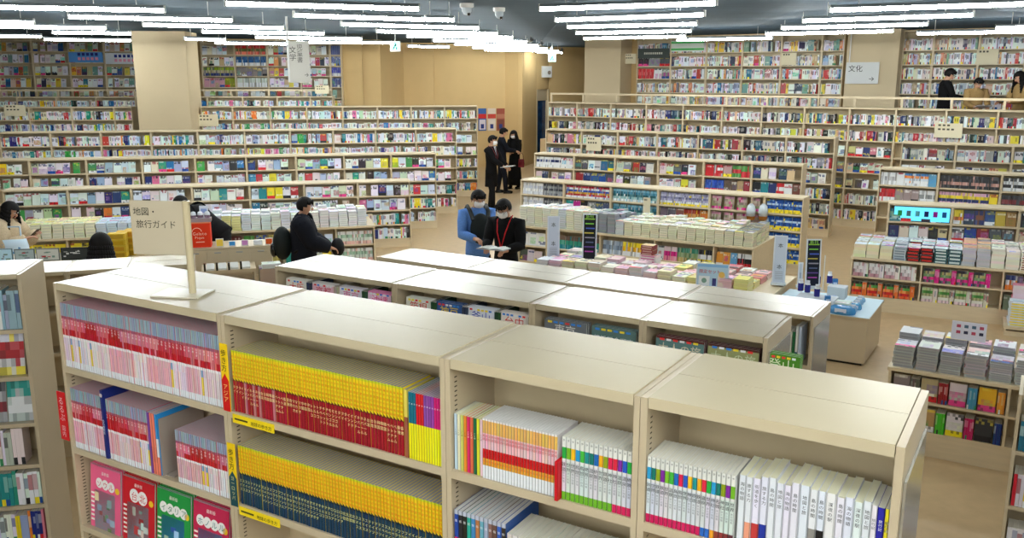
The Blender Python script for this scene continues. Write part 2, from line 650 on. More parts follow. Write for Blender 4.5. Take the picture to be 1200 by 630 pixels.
# right-hand block beyond the side aisle
LP1, yp1 = mkrow((1042, 238), (1200, 245.4), 1.22)
bookc = 'right block'
spp = {(1, 0): [S((.93, .88, .5), YL, YL, (.9, .5, .2), WHITE), S((.15, .22, .3)), S((.35, .2, .2), NV, (.5, .3, .2), NV), S((.1, .25, .5)), S((.75, .65, .2)), S((.6, .45, .2))], (1, 1): [S(WHITE), S((.1, .25, .6)), S((.55, .12, .2)), S((.3, .33, .36)), S((.35, .3, .3))]}
row(LP1, [1042, 1117, 1196, 1280], yp1, 1.22, 4, 'right block front row', 'bookcases of the right block', ['cover', 'cover', 'spine'], 'R', special={**spp, (0, 0): []})
LP2, yp2 = mkrow((1033.4, 197), (1199.7, 204.8), 1.55)
spq = {(0, 0): [S(WHITE, WHITE, (.75, .75, .76), WHITE)] * 2 + [S(WHITE)] + [S((.25, .55, .8), (.25, .5, .75), OR, (.8, .85, .9), WHITE, WHITE)] * 3 + [S((.35, .6, .75))],
       (0, 1): [S(RD, RD, RD, WHITE)] * 2 + [S((.62, .55, .55))] * 3 + [S(WHITE, WHITE, GR, WHITE)] * 2,
       (1, 0): [S((.07, .06, .07), BK, BK, (.75, .55, .5), BK)] * 6, (1, 1): [S((.9, .7, .78), (.9, .7, .8), YL, NV, (.9, .7, .8))] * 6 + [S(YL)], (2, 0): [S((.35, .35, .4), BK, WHITE, BK, WHITE)] * 6, (2, 1): [S((.25, .05, .08), BK, (.5, .1, .12), BK)] * 6}
row(LP2, [1031, 1100.7, 1175, 1252], yp2, 1.55, 5, 'right block second row', 'bookcases of the right block', ['cover', 'cover', 'spine'], 'R', special=spq)
LP3, yp3 = mkrow((1058.7, 166.7), (1190.8, 170.5), 1.93)
row(LP3, [1057, 1121, 1188, 1256], yp3, 1.93, 6, 'right block third row', 'bookcases of the right block', ['mix', 'cover', 'spine'], 'R')

# ------------------------------------------------------------------ left-hand stepped rows
LL1, yl1 = mkrow((3, 223.2), (480, 211.5), 1.22)
row(LL1, [2.3, 78.4, 153, 224.3, 292, 356, 419, 480.5], yl1, 1.22, 4, 'left lowest row', 'bookcases of the left lowest row', ['cover', 'cover', 'spine', 'spine'], 'L', endfull=(6,))
LL2, yl2 = mkrow((0, 187.5), (511, 179.3), 1.55)
row(LL2, [-34, 33, 100, 165.5, 228, 288, 346.5, 403, 458, 511], yl2, 1.55, 5, 'left second row', 'bookcases of the left second row', ['cover', 'cover', 'cover', 'spine', 'spine'], 'L', endfull=(8,))
LL3, yl3 = mkrow((0, 155.2), (535, 150.2), 1.93)
row(LL3, [-2, 58, 117, 176, 231, 286, 339.5, 390, 440, 487.5, 535], yl3, 1.93, 6, 'left third row', 'bookcases of the left third row', ['mix', 'spine', 'cover', 'cover', 'spine', 'spine'], 'L', endfull=(9,))
LL4, yl4 = mkrow((0, 125.6), (560, 124), 2.33)
row(LL4, [-17, 33, 83, 133, 154], yl4, 2.33, 7, 'left fourth row before the pier', 'bookcases of the left fourth row', ['spine'], 'L')
row(LL4, [235, 272, 316, 359, 401, 442, 481.5, 521, 559.5], yl4, 2.33, 7, 'left fourth row beyond the pier', 'bookcases of the left fourth row', ['spine', 'spine', 'cover', 'cover', 'spine'], 'L', endfull=(7,))
LM, ym = mkrow((0, 113.5), (390, 113), 2.55)
row(LM, [-27, 19, 65, 111.6, 158], ym, 2.55, 8, 'left fifth row before the pier', 'bookcases of the left fifth row', ['spine'], 'L', levels_full=2)
row(LM, [226, 242.4, 284, 324.6, 363.4, 389.8], ym, 2.55, 8, 'left fifth row beyond the pier', 'bookcases of the left fifth row', ['spine'], 'L', levels_full=2)

# ------------------------------------------------------------------ raised floors, railings, wall bookcases
UP = 1.5
LRW = LR4.back(2.9)
LLW = LM.back(2.4)
b = MB(); b.box(-.5, LR4.L + 8, .46, 8, 0, UP); struct(b.build('floor_raised_right', M_FLOOR, loc=LR4.A, rot=LR4.ang))
b = MB(); b.box(-6, LM.L + .4, .46, 8, 0, UP); struct(b.build('floor_raised_left', M_FLOOR, loc=LM.A, rot=LM.ang))


def railing(L, off, s0, s1, ztop, step, label):
    t = thing('railing', L.p(s0, off, UP), L.ang, label, 'railing')
    h = ztop - UP
    w = s1 - s0
    b = MB(); b.box(0, w, 0, .05, h - .045, h); b.build('handrail', M_WOOD, t)
    x = 0
    while x < w:
        b = MB(); b.box(x, x + .045, .005, .045, 0, h - .045); b.build('post', M_WOOD, t)
        x += step
    return t


lr = LR4.back(.6)
sA, zA = lr.hit(645, 109.8); sB, zB = lr.hit(1200, 113.8)
railing(LR4, .6, sA, sB + 1.5, (zA + zB) / 2, .93, 'pale timber railing along the raised floor behind the right fourth row')
ll = LM.back(.6)
sC, zC = ll.hit(225, 104.6); sD, _ = ll.hit(388, 104.6)
railing(LM, .6, sC, sD, zC, 1.0, 'pale timber railing beside the pier along the raised left floor')
sE, _ = ll.hit(-25, 104.2); sF, _ = ll.hit(157, 104.2)
railing(LM, .6, sE, sF, zC, 1.0, 'pale timber railing left of the pier along the raised left floor')


def wallrow(L, xs, ys, yref, phrase, group, top, modes, pal, special=None):
    ss = [L.hit(x, yref)[0] for x in xs]
    bz = [L.hit(xs[len(xs) // 2], y)[1] for y in ys]
    p = bz[0] - bz[1]
    while bz[-1] - p > UP + .1:
        bz.append(bz[-1] - p)
    for k, (a, c) in enumerate(zip(ss, ss[1:])):
        bookcase(L, a, c, top - UP, .34, [z - UP for z in bz], f'tall pale wall bookcase, {nth(k + 1)} bay of the {phrase}', group, posts=.022, plinth=.08, mt=M_WOOD, zbase=UP)
        zt = top
        for li, z in enumerate(bz[:len(ys) + 2]):
            hh = zt - z
            zt = z
            if hh < .12:
                continue
            sp = (special or {}).get((k, li))
            fill(L, a + .02, c - .02, z, hh, sp if isinstance(sp, str) else modes, pal, f'{nth(li + 1)} shelf, {nth(k + 1)} bay, {phrase}', series=sp if isinstance(sp, list) else None, hb=min(.25, hh - .05))


spw = {}
_sr = [[S((.9, .45, .3), (.85, .2, .2), (.4, .45, .2), (.93, .5, .4))] * 5, [S((.08, .28, .5), (.08, .28, .5), (.1, .35, .6), WHITE)] * 5, [S((.5, .47, .47))] * 6, [S((.85, .9, .86), (.8, .85, .8), WHITE)] * 5]
for i in range(4):
    spw[(1, i + 1)] = _sr[i]
    spw[(4, i + 1)] = [[S((.25, .32, .58), (.3, .4, .65), (.3, .35, .6))] * 6, [S((.35, .42, .66))] * 6, [S((.06, .12, .62), (.06, .12, .65), (.08, .15, .65), WHITE)] * 6, [S((.22, .3, .55))] * 7][i]
spw[(0, 3)] = [S(BK, (.55, .65, .1), (.7, .65, .5), NV)] * 6
spw[(0, 4)] = [S((.8, .6, .65))] * 4 + [S((.55, .6, .12))] * 2
wallrow(LLW, [236, 275, 313.5, 352, 387, 400], [51, 64, 77, 89, 102], 75, 'left wall beyond the pier', 'wall bookcases beyond the left pier', 4.08, 'cover', 'W', spw)
wallrow(LLW, [-46, -4, 38.5, 81.4, 123, 163], [47, 60, 73.5, 88, 102], 75, 'left wall before the pier', 'wall bookcases before the left pier', 4.08, 'cover', 'W', {(0, 0): 'spine', (1, 0): 'spine'})
wallrow(LRW, [746, 785.6, 827, 869, 914.5, 961.5, 988], [60.7, 77, 92.4, 109], 80, 'right wall before the pier', 'wall bookcases before the right pier', 4.08, 'mix', 'W', {(0, 1): [S(BK), S(GR), S((.3, .3, .35))], (0, 2): [S(RD, RD, (.85, .3, .3), RD)] * 2 + [S(WHITE), S((.5, .55, .5))], (0, 0): []})
wallrow(LRW, [1055, 1090.6, 1144, 1199, 1256], [57.6, 75, 92.6, 110.6], 90, 'right wall beyond the pier', 'wall bookcases beyond the right pier', 4.08, 'spine', 'W')

# walls and piers
def pier(name, L, x0, x1, y, b, dep, z0, z1, m):
    s0 = L.hit(x0, y, b)[0]; s1 = L.hit(x1, y, b)[0]
    bb = MB(); bb.box(s0, s1, b, b + dep, z0, z1)
    return struct(bb.build(name, m, loc=L.A, rot=L.ang))


pier('pillar_left', LL4, 159, 221, 100, -.75, 1.1, 0, CEIL, M_PIER)
pier('pillar_right', LRW, 991, 1052, 80, -.35, .8, UP, CEIL, M_PIER)
pier('pillar_middle', LRW, 685, 727, 80, -.3, 1.0, 0, CEIL, M_PIER)
b = MB(); b.box(-6, LLW.L + .5, .36, .5, UP, CEIL); struct(b.build('wall_left', M_WALL, loc=LLW.A, rot=LLW.ang))
b = MB(); b.box(LRW.hit(700, 80, .36)[0], LRW.L + 12, .36, .5, 0, CEIL); struct(b.build('wall_right', M_WALL, loc=LRW.A, rot=LRW.ang))
# folded back wall between the two raised floors: corners as photo x and distance ahead
W = [(386, 27.8), (400, 27.0), (446, 27.3), (473, 29.6), (508, 29.8), (508.5, 30.2), (592, 31.2), (612, 30.9), (629, 32.6)]
pts = [far(x, 88, d) for x, d in W]
for i, (p, q) in enumerate(zip(pts, pts[1:])):
    wallbox(f'wall_back_{i + 1}', (p.x, p.y), (q.x, q.y), .15, 0, CEIL, M_WALL)
d0 = far(629, 88, 32.6); d1 = far(643, 88, 33.4); d2 = far(690, 88, 34.5)
wallbox('wall_over_door', (d0.x, d0.y), (d1.x, d1.y), .15, 2.6, CEIL, M_WALL)
wallbox('wall_beside_door', (d1.x, d1.y), (d2.x, d2.y), .15, 0, CEIL, M_WALL)
dl = Line(d0, d1)
b = MB(); b.box(.03, dl.L - .03, .1, .12, 0, 2.2); struct(b.build('door_1', M_GLASSBLUE, loc=dl.A, rot=dl.ang))
b = MB(); b.box(.03, dl.L - .03, .04, .12, 2.2, 2.6); b.box(-.02, .04, -.02, .12, 0, 2.6); b.box(dl.L - .04, dl.L + .02, -.02, .12, 0, 2.6)
struct(b.build('trim_1', M_PIER, loc=dl.A, rot=dl.ang))
# far outer walls so the room is closed
wallbox('wall_outer_left', (-21, 20), (-17, 40), .2, 0, CEIL, M_WALL)
wallbox('wall_outer_right', (26, 22), (24, 2), .2, 0, CEIL, M_WALL)
wallbox('wall_outer_back', (-21, 42), (30, 42), .2, 0, CEIL, M_WALL)
# ------------------------------------------------------------------ ceiling lights
ZL = 3.86


def fixture(p, q, label, group):
    L = Line(p, q)
    t = thing('ceiling_light', L.p(0, 0, ZL), L.ang, label, 'ceiling light', group)
    b = MB(); b.box(0, L.L, -.035, .035, .022, .06); b.build('housing', M_HOUSE, t)
    b = MB(); b.box(0, L.L, -.022, .022, -.022, .022); b.build('diffuser', M_TUBE, t)
    b = MB(); b.box(-.02, 0, -.03, .03, -.025, .06); b.build('end_cap', M_WHITE, t)
    b = MB(); b.box(L.L, L.L + .02, -.03, .03, -.025, .06); b.build('end_cap', M_WHITE, t)
    for s in (.15, .85):
        b = MB(); b.tube([(L.L * s, 0, .06), (L.L * s, 0, CEIL - ZL - .012)], .006, 6); b.build('hanger', M_WHITE, t)
    return t


LGL = [(265, 4.2, 489.6, 10.5), (81, 19.8, 271.5, 24), (168, 29, 331.6, 33), (345, 18, 496, 23), (237, 37, 379, 39.4), (400.6, 28.5, 560, 33), (216.5, 45.7, 263.5, 46.8), (300, 43.7, 423.5, 45.7), (252, 50.3, 336, 51.6), (348.6, 49.3, 458, 50.3), (442, 36.8, 582, 39.4),
       (477.5, 42.2, 600, 43.9), (508, 47.5, 617, 48.8), (533, 52, 630, 53.3), (553.7, 55.8, 641, 57), (567.6, 58.6, 654, 60), (628.6, 61, 658, 61.8), (478, 54.2, 511, 54.9), (513, 54.9, 525.7, 55.2), (499, 22.8, 531, 23.6), (-30, 8, 192, 12.4), (-60, 25, 39.4, 26.6), (-25, 31, 123.7, 33), (62, 38, 153, 39.4), (-60, 41.5, 48, 43), (52, 46.2, 153, 47.6)]
RGL = [(634, 10.7, 838.8, 3.8), (652, 23.6, 824.8, 17.3), (666, 31.7, 816, 28.2), (676, 38.9, 809.5, 36.4), (685, 45.2, 803, 42.7), (794, 47, 905, 44.6), (973.7, 12, 1206, 4.6), (942, 24.6, 1140, 17.6), (916.5, 33, 1086.7, 28.5), (898, 40, 1046, 36.6), (1075, 39.4, 1215, 37), (1168, 33, 1290, 29)]
for gi, (lst, nm) in enumerate(((LGL, 'left'), (RGL, 'right'))):
    lst2 = sorted(lst, key=lambda r: -(r[1] + r[3]))
    for i, (a, b_, c, d_) in enumerate(lst2):
        fixture(at(a, b_, ZL), at(c, d_, ZL), f'long white tube light, {nth(i + 1)} from the far end of the {nm} ceiling group', f'tube lights over the {nm} half')
# unseen lamps like those rows, added out of view and placed to light the foreground
n = 0
for (x, y), ang, k in (((-3.2, 7.1), 28, (4, 5, 6, 7)), ((.15, 7.4), -31, (5, 6, 7, 8)), ((3.0, 7.4), -31, (0, 6, 7, 8)), ((-5.9, 7.4), 28, (0, 1, 5, 6)), ((6.0, 7.0), -31, (0, 1, 2, 3))):
    a = math.radians(ang)
    u = Vector((math.cos(a), math.sin(a), 0)); nn = Vector((-u.y, u.x, 0))
    for j in k:
        n += 1
        p = Vector((x, y, 0)) - nn * (1.75 * j)
        fixture(p, p + u * 1.85, f'unseen white tube light, {nth(n)} of the lamps added to light the foreground', 'tube lights added out of view')

# security domes, spotlights, exit signs
for i, (x, y, s) in enumerate(((547, 4, 1.0), (585, 9, .9))):
    p = at(x, y, CEIL - .013 - .0)
    t = thing('security_camera', p, 0, ['white dome security camera on the ceiling beside the long tubes', 'white dome security camera behind the other, nearer the exit'][i], 'security camera')
    b = MB(); b.lathe([(.10 * s, 0), (.10 * s, -.05), (.085 * s, -.06)], 16); b.build('base', M_WHITE, t, True)
    b = MB(); b.lathe([(.075 * s, -.06), (.07 * s, -.11), (.045 * s, -.15), (.01, -.165)], 16, (.75, .8, .84)); dm = b.build('dome', M_GLOSS, t, True)
    b = MB(); b.lathe([(.02, -.135), (.022, -.16), (.012, -.172)], 10, (.08, .08, .09), o=(.03, -.045, .0)); b.build('lens', M_GLOSS, dm, True)
for i, (x, y) in enumerate(((622, 42), (634, 47), (647, 52), (658, 55), (667, 59))):
    p = at(x, y, CEIL - .013)
    t = thing('spotlight', p, .4, f'small grey ceiling spotlight, {nth(i + 1)} in the line towards the door', 'spotlight', 'ceiling spotlights')
    b = MB(); b.tube([(0, 0, 0), (0, 0, -.08)], .02, 8); b.build('stem', M_STEEL, t)
    b = MB(); b.tube([(0, -.06, -.09), (0, .08, -.16)], .05, 10); b.build('lamp_head', M_STEEL, t)
for i, (x, y, z, s) in enumerate(((463, 54, CEIL - .2, .78), (647, 66.5, CEIL - .2, .8))):
    p = at(x, y - 6, z)
    if i == 1:
        p = far(647, 63, 30)
    t = thing('exit_sign', p, .1, ['hanging green running-man exit sign near the left wall bookcases', 'small green exit sign hanging before the far door'][i], 'exit sign')
    b = MB(); b.box(-.16 * s, .16 * s, 0, .05, -.32 * s, 0); b.build('case', M_WHITE, t)
    b = MB(); b.box(-.14 * s, .14 * s, -.004, 0, -.29 * s, -.03); b.build('lit_face', M_EXIT, t)
    b = MB()
    q = lambda *a: b.poly([(u_ * s, -.006, v_ * s) for u_, v_ in a], (.02, .3, .28))
    q((-.02, -.08), (.02, -.08), (.02, -.05), (-.02, -.05)); q((-.05, -.18), (.03, -.16), (.04, -.09), (-.01, -.09)); q((-.09, -.27), (-.06, -.27), (.0, -.18), (-.05, -.17)); q((.02, -.17), (.06, -.2), (.05, -.27), (.02, -.27))
    b.build('running_figure', M_MATTE, t)
    b = MB(); b.tube([(0, .02, 0), (0, .02, CEIL - p.z)], .012, 6); b.build('hanger', M_WHITE, t)

# ------------------------------------------------------------------ hanging category sign, pier sign, cards
def writing(mb, body, p, ang, size, col, **kw):
    mb.text(body, Matrix.Translation(p) @ Matrix.Rotation(ang, 4, 'Z') @ Matrix.Rotation(PI / 2, 4, 'X'), size, col, **kw)


sg = far(338, 72, 16.5)
t = thing('hanging_sign', sg, .06, 'large grey hanging category sign on a long rod by the left bookcases', 'sign')
hw = 24 / 1048 * 16.5; hh = 45 / 1048 * 16.5
b = MB(); b.box(0, hw, 0, .02, -hh / 2 - .02, hh / 2, (.68, .67, .64))
b.build('panel', M_MATTE, t)
b = MB()
b.text('文学', Matrix.Translation((hw * .22, -.002, hh * .40)) @ Matrix.Rotation(PI / 2, 4, 'X'), .13, (.2, .2, .2), vertical=True)
b.text('児童書', Matrix.Translation((hw * .55, -.002, hh * .45)) @ Matrix.Rotation(PI / 2, 4, 'X'), .11, (.2, .2, .2), vertical=True)
b.text('→', Matrix.Translation((hw * .7, -.002, -hh * .38)) @ Matrix.Rotation(PI / 2, 4, 'X'), .1, (.2, .2, .2))
b.build('lettering', M_MATTE, t)
b = MB(); b.tube([(0, .01, -hh / 2), (0, .01, CEIL - sg.z)], .022, 8, (.75, .75, .74)); b.build('rod', M_GLOSS, t)

s, z = LRW.hit(992, 73, -.4)
p = LRW.p(s, -.4, z)
t = thing('hanging_sign', p, LRW.ang, 'white arrow sign hanging before the right pier', 'sign')
w_ = .72
b = MB(); b.box(0, w_, 0, .012, -.48, 0, (.84, .85, .85)); b.build('panel', M_MATTE, t)
b = MB()
b.text('文化', Matrix.Translation((.05, -.003, -.2)) @ Matrix.Rotation(PI / 2, 4, 'X'), .16, (.15, .15, .16))
b.text('→', Matrix.Translation((.5, -.003, -.42)) @ Matrix.Rotation(PI / 2, 4, 'X'), .15, (.2, .2, .2))
b.build('lettering', M_MATTE, t)
b = MB(); b.tube([(.06, .006, 0), (.06, .006, CEIL - z - .013)], .012, 6, (.85, .85, .85)); b.build('rod', M_GLOSS, t)


def card(L, x, y, wpx, hpx, b0, label, lines=2):
    s, z = L.hit(x, y, b0)
    d = (L.p(s, b0) - Vector((0, 0, 0))).length
    w, h = wpx / 1048 * d * 1.1, hpx / 1048 * d
    t = thing('shelf_card', L.p(s, b0, z), L.ang, label, 'sign', None)
    b = MB(); b.box(0, w, 0, .006, -h, 0, (.88, .84, .72)); b.build('card', M_MATTE, t)
    b = MB()
    for i in range(lines):
        for k in range(3 + i):
            b.poly([(w * (.12 + k * .16), -.002, -h * (.2 + .28 * i)), (w * (.22 + k * .16), -.002, -h * (.2 + .28 * i)), (w * (.22 + k * .16), -.002, -h * (.08 + .28 * i)), (w * (.12 + k * .16), -.002, -h * (.08 + .28 * i))], (.35, .33, .28))
    b.build('printed_lines', M_MATTE, t)


card(LL4, 4, 123, 19, 11, -.03, 'beige shelf card on the left fourth row before the pier')
card(LL4, 231, 134, 20, 13, -.03, 'beige shelf card on the left fourth row just beyond the pier')
card(LM, 369, 100, 14, 9, -.03, 'beige shelf card at the right end of the left fifth row')
card(LR3, 687, 160, 17, 16, -.03, 'beige card on the second bay of the right third row')
card(LR1, 754, 231, 8, 19, -.03, 'tall beige card on the right lowest row by teal covers', 1)
card(LR4, 1096, 144, 24, 15, -.03, 'beige shelf card beside orange-banded books in the right fourth row')
card(LRW, 732, 63, 13, 11, -.03, 'beige card high on the first bay of the right wall', 2)
card(LRW, 916, 62, 15, 13, -.03, 'beige card on the right wall left of the pier', 1)
card(LRW, 1145, 58, 18, 15, -.03, 'beige card with black base beyond the right pier', 1)
s, z = LRW.hit(748, 57, -.02); s2, z2 = LRW.hit(784, 68, -.02)
t = thing('wall_sign', LRW.p(s, -.03, z2), LRW.ang, 'dark grey section sign at the top of the first right wall bay', 'sign')
b = MB(); b.box(0, s2 - s, 0, .02, 0, z - z2, (.25, .28, .27)); b.build('panel', M_MATTE, t)
b = MB()
for i in range(9):
    b.poly([(.18 + i * .06, -.002, .1), (.22 + i * .06, -.002, .1), (.22 + i * .06, -.002, .15), (.18 + i * .06, -.002, .15)], (.8, .8, .75))
b.build('printed_lines', M_MATTE, t)
s, z = LRW.hit(787, 48, -.02); s2, z2 = LRW.hit(825, 60, -.02)
t = thing('header_strip', LRW.p(s, -.03, z2), LRW.ang, 'white strip with two green bands over the second right wall bay', 'sign')
b = MB(); b.box(0, s2 - s, 0, .01, 0, z - z2, (.86, .9, .86)); b.build('panel', M_MATTE, t)
for zz in (.03, .2):
    b = MB(); b.box(0, s2 - s, -.004, 0, zz, zz + .05, (.35, .75, .42)); b.build('green_band', M_MATTE, t)
for (x0, y0, x1, y1_, c1, lab) in ((80, 61, 121, 73, (.35, .6, .88), 'blue and pink banner over the left wall shelves before the pier'), (123, 62, 156, 75, (.85, .87, .9), 'white banner beside the left pier on the wall shelves')):
    s, z = LLW.hit(x0, y0, -.03); s2, z2 = LLW.hit(x1, y1_, -.03)
    t = thing('shelf_banner', LLW.p(s, -.04, z2), LLW.ang, lab, 'banner')
    b = MB(); b.box(0, s2 - s, 0, .01, 0, z - z2, c1); b.build('panel', M_MATTE, t)
    b = MB()
    for i in range(5):
        for j in range(2):
            b.poly([(.25 + i * .12, -.002, .06 + j * .12), (.33 + i * .12, -.002, .06 + j * .12), (.33 + i * .12, -.002, .14 + j * .12), (.25 + i * .12, -.002, .14 + j * .12)], (.15, .2, .5) if j else (.93, .6, .7))
    b.build('printed_lines', M_MATTE, t)

# three posters on the far wall
pw = Line(pts[5], pts[6])
for i, (x0, x1, c1, c2, c3, lab) in enumerate(((560.5, 570, (.25, .4, .65), (.8, .2, .2), (.85, .82, .85), 'red and blue poster on the far wall'), (571.5, 581, (.88, .82, .75), (.8, .3, .25), (.9, .85, .8), 'cream poster between two others on the far wall'), (582, 591.5, (.65, .35, .28), (.75, .5, .4), (.5, .3, .25), 'brown poster nearest the corner of the far wall'))):
    s, z = pw.hit(x0, 127, -.02); s2, z2 = pw.hit(x1, 153, -.02)
    t = thing('poster', pw.p(s, -.02, z2), pw.ang, lab, 'poster', 'posters on the far wall')
    w_, h_ = s2 - s, z - z2
    b = MB(); b.box(0, w_, 0, .012, 0, h_, c1); b.build('sheet', M_MATTE, t)
    b = MB(); b.poly([(0, -.002, h_ * .55), (w_, -.002, h_ * .55), (w_, -.002, h_ * .75), (0, -.002, h_ * .75)], c2); b.poly([(.03, -.003, h_ * .05), (w_ - .03, -.003, h_ * .05), (w_ - .03, -.003, h_ * .5), (.03, -.003, h_ * .5)], c3)
    b.poly([(w_ * .3, -.004, h_ * .1), (w_ * .7, -.004, h_ * .1), (w_ * .7, -.004, h_ * .3), (w_ * .3, -.004, h_ * .3)], (.2, .25, .5)); b.build('print', M_MATTE, t)
# notice above the door
dp = Line(d1, d2)
p = far(641, 84, 33.0)
t = thing('wall_panel', p, dp.ang, 'white wall box above the far door', 'panel')
b = MB(); b.box(-.22, .22, 0, .06, -.2, .2); b.build('cover', M_WHITE, t)
b = MB(); b.lathe([(.07, 0), (.07, .02)], 12, (.55, .5, .45)); o = b.build('dial', M_MATTE, t); o.rotation_euler.x = PI / 2; o.location = (.1, 0, -.03)
# ------------------------------------------------------------------ the nearest double-sided bookcase row (travel guides)
LF1 = Line(at(62, 331, 2.33), at(1062, 525, 2.33))
e1 = [LF1.hit(x, y)[0] for x, y in ((62, 331), (258, 368.5), (521, 418.5), (751, 465), (1062, 525))]
N1 = ['first bay of the nearest row, with pink travel magazines', 'second bay of the nearest row, with yellow guidebooks', 'third bay of the nearest row, with red and white guides', 'fourth bay of the nearest row, with thick white books']
BD1 = [2.0, 1.665, 1.33, .99, .62, .16]
for k in range(4):
    bookcase(LF1, e1[k], e1[k + 1], 2.33, .41, BD1, f'beige double-sided bookcase, {N1[k]}', 'bookcases of the nearest row', posts=.016 if k < 3 else .018, din=.235, twopart=True, slots=True, plinth=.16, endpanel=(1, M_SILVER, 1.2, 2.24) if k == 3 else None)
RX = Matrix.Rotation(PI / 2, 4, 'X')


def fbook(kind, L, s, b, z, w, d, h, bands, label, cat, group, col=None, page=(.86, .85, .82), texts=(), art=None, lean=0, ang=0, tilt=0, slant=0, slant_at=0):
    """a near book: cover (spine and two boards) with its block of pages as a part"""
    base = col or bands[0][1]
    mb = MB()
    t = min(.0006, w * .06)
    zz = 0
    e_ = w * .14
    yb = min(.002, w * .16)
    for bi, (a, c) in enumerate(bands):
        sl = slant if slant and bi == slant_at else 0
        s0_ = slant if slant and bi == slant_at + 1 else 0
        za, zb = h * a - sl, h * a + sl
        qa, qb = zz - s0_, zz + s0_
        mb.poly([(0, yb, qa), (e_, 0, qa), (e_, 0, za), (0, yb, za)], tint(c, .9))  # shade of the rounded spine edges is put into the side facets' colour
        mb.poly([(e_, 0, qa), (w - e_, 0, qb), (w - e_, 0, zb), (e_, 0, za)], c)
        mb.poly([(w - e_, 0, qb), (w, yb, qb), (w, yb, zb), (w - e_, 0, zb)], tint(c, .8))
        zz = h * a
    mb.box(0, t, yb, d, 0, h, base, skip='f'); mb.box(w - t, w, yb, d, 0, h, base, skip='f')
    for body, x, ztop, size, c, pitch in texts:
        mb.text(body, Matrix.Translation((x, -.0007, ztop)) @ RX, size, c, vertical=True, pitch=pitch)
    o = mb.build(kind, M_PRINT)
    o.location = L.p(s, b, z); o.rotation_euler = (-lean, tilt, L.ang + ang)
    tag(o, label, cat, group)
    pb = MB(); pb.box(t, w - t, yb + .0004, d - .002, .002, h - .0006, page)
    pb.build('page_block', M_MATTE, o)
    return o


def fcover(kind, L, s, b, z, w, d, h, base, label, group, paint, cat='magazine', lean=.1, ang=0, page=(.85, .85, .84)):
    """a near book shown face out; paint(mb, w, h) prints its front"""
    mb = MB()
    mb.box(0, w, 0, .0015, 0, h, base); mb.box(0, w, d - .0015, d, 0, h, base); mb.box(0, .0015, .0015, d - .0015, 0, h, base)
    paint(mb, w, h)
    o = mb.build(kind, M_PRINT)
    o.location = L.p(s, b, z); o.rotation_euler = (-lean, 0, L.ang + ang)
    tag(o, label, cat, group)
    pb = MB(); pb.box(.002, w - .002, .002, d - .002, .002, h - .002, page)
    pb.build('page_block', M_MATTE, o)
    return o


def ft(mb, body, x, z, size, col, y=-.0012, align='c', vertical=False):
    mb.text(body, Matrix.Translation((x, y, z)) @ RX, size, col, align=align, vertical=vertical)


def fr(mb, x0, x1, z0, z1, col, y=-.0006):
    mb.poly([(x0, y, z0), (x1, y, z0), (x1, y, z1), (x0, y, z1)], col)


def fdisc(mb, x, z, r, col, y=-.0009, n=14):
    mb.poly([(x + r * math.cos(2 * PI * i / n), y, z + r * math.sin(2 * PI * i / n)) for i in range(n)], col)


J = lambda c, k=.05: tuple(min(1, max(0, x + rnd.uniform(-k, k))) for x in c)


def magazines(s, s1, z, h, n, row_name, lv):
    w = (s1 - s) / n
    lo, mid = (.90, .84, .86), (.82, .27, .33)
    yel = 0
    for i in range(n):
        if i % 7 == 0:
            mid = J(rnd.choice([(.80, .22, .28), (.84, .40, .45), (.74, .10, .16), (.86, .50, .55)]), .03)
            lo = J(rnd.choice([(.91, .82, .85), (.90, .70, .73), (.92, .88, .90)]), .02)
        yb = rnd.random() < .10
        lower = (.93, .82, .22) if yb else J(lo, .04)
        bands = [(.10, (.90, .91, .93)), (.36, lower), (.46, (.50, .66, .80) if yb else J(lo, .04)), (.50, (.95, .93, .93)), (.60, J((.76, .10, .15), .05) if rnd.random() < .75 else J(mid)), (.76, J(mid, .05)), (.80, J((.68, .35, .42), .05)), (1, J((.58, .64, .70), .05))]
        tx = []
        if i % 2 == 0:
            tx = [(rnd.choice(['北海道', '沖縄', '京都', '大阪', '箱根', '伊勢', '金沢', '九州']), w / 2, h * .76, w * .9, (.95, .90, .90), 1.15)]
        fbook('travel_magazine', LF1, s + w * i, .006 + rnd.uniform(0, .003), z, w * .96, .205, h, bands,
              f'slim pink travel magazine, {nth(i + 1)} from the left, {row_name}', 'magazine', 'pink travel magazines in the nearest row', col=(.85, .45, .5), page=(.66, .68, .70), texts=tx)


# bay one
magazines(e1[0] + .018, e1[1] - .026, 2.001, .252, 88, 'top shelf of the first bay', 0)
fbook('guidebook', LF1, e1[1] - .0255, .006, 2.001, .007, .2, .25, [(.9, (.05, .42, .45)), (1, (.8, .3, .5))], 'teal spine at the right end of the top pink magazine shelf', 'book', 'coloured spines in the nearest row')
magazines(e1[0] + .018, e1[0] + .218, 1.666, .245, 21, 'second shelf, before the blue divider', 1)
magazines(e1[0] + .236, e1[0] + .475, 1.666, .240, 26, 'second shelf, after the blue divider', 2)
magazines(e1[0] + .625, e1[1] - .022, 1.666, .20, 25, 'short stack, second shelf right', 3)
for i, c in enumerate(((.48, .25, .62), (.92, .48, .38), (.95, .52, .42), (.15, .55, .82))):
    fbook('travel_magazine', LF1, e1[0] + .477 + .014 * i, .006, 1.666, .013, .205, .238, [(.2, c), (.45, tint(c, .95)), (1, c)] if i < 3 else [(.3, (.93, .5, .4)), (.6, (.88, .9, .92)), (1, c)],
          f'{["purple", "orange", "coral", "sky blue"][i]} magazine spine right of the pink rows, second shelf', 'magazine', 'coloured magazines in the nearest row', col=c, page=(.7, .71, .72))


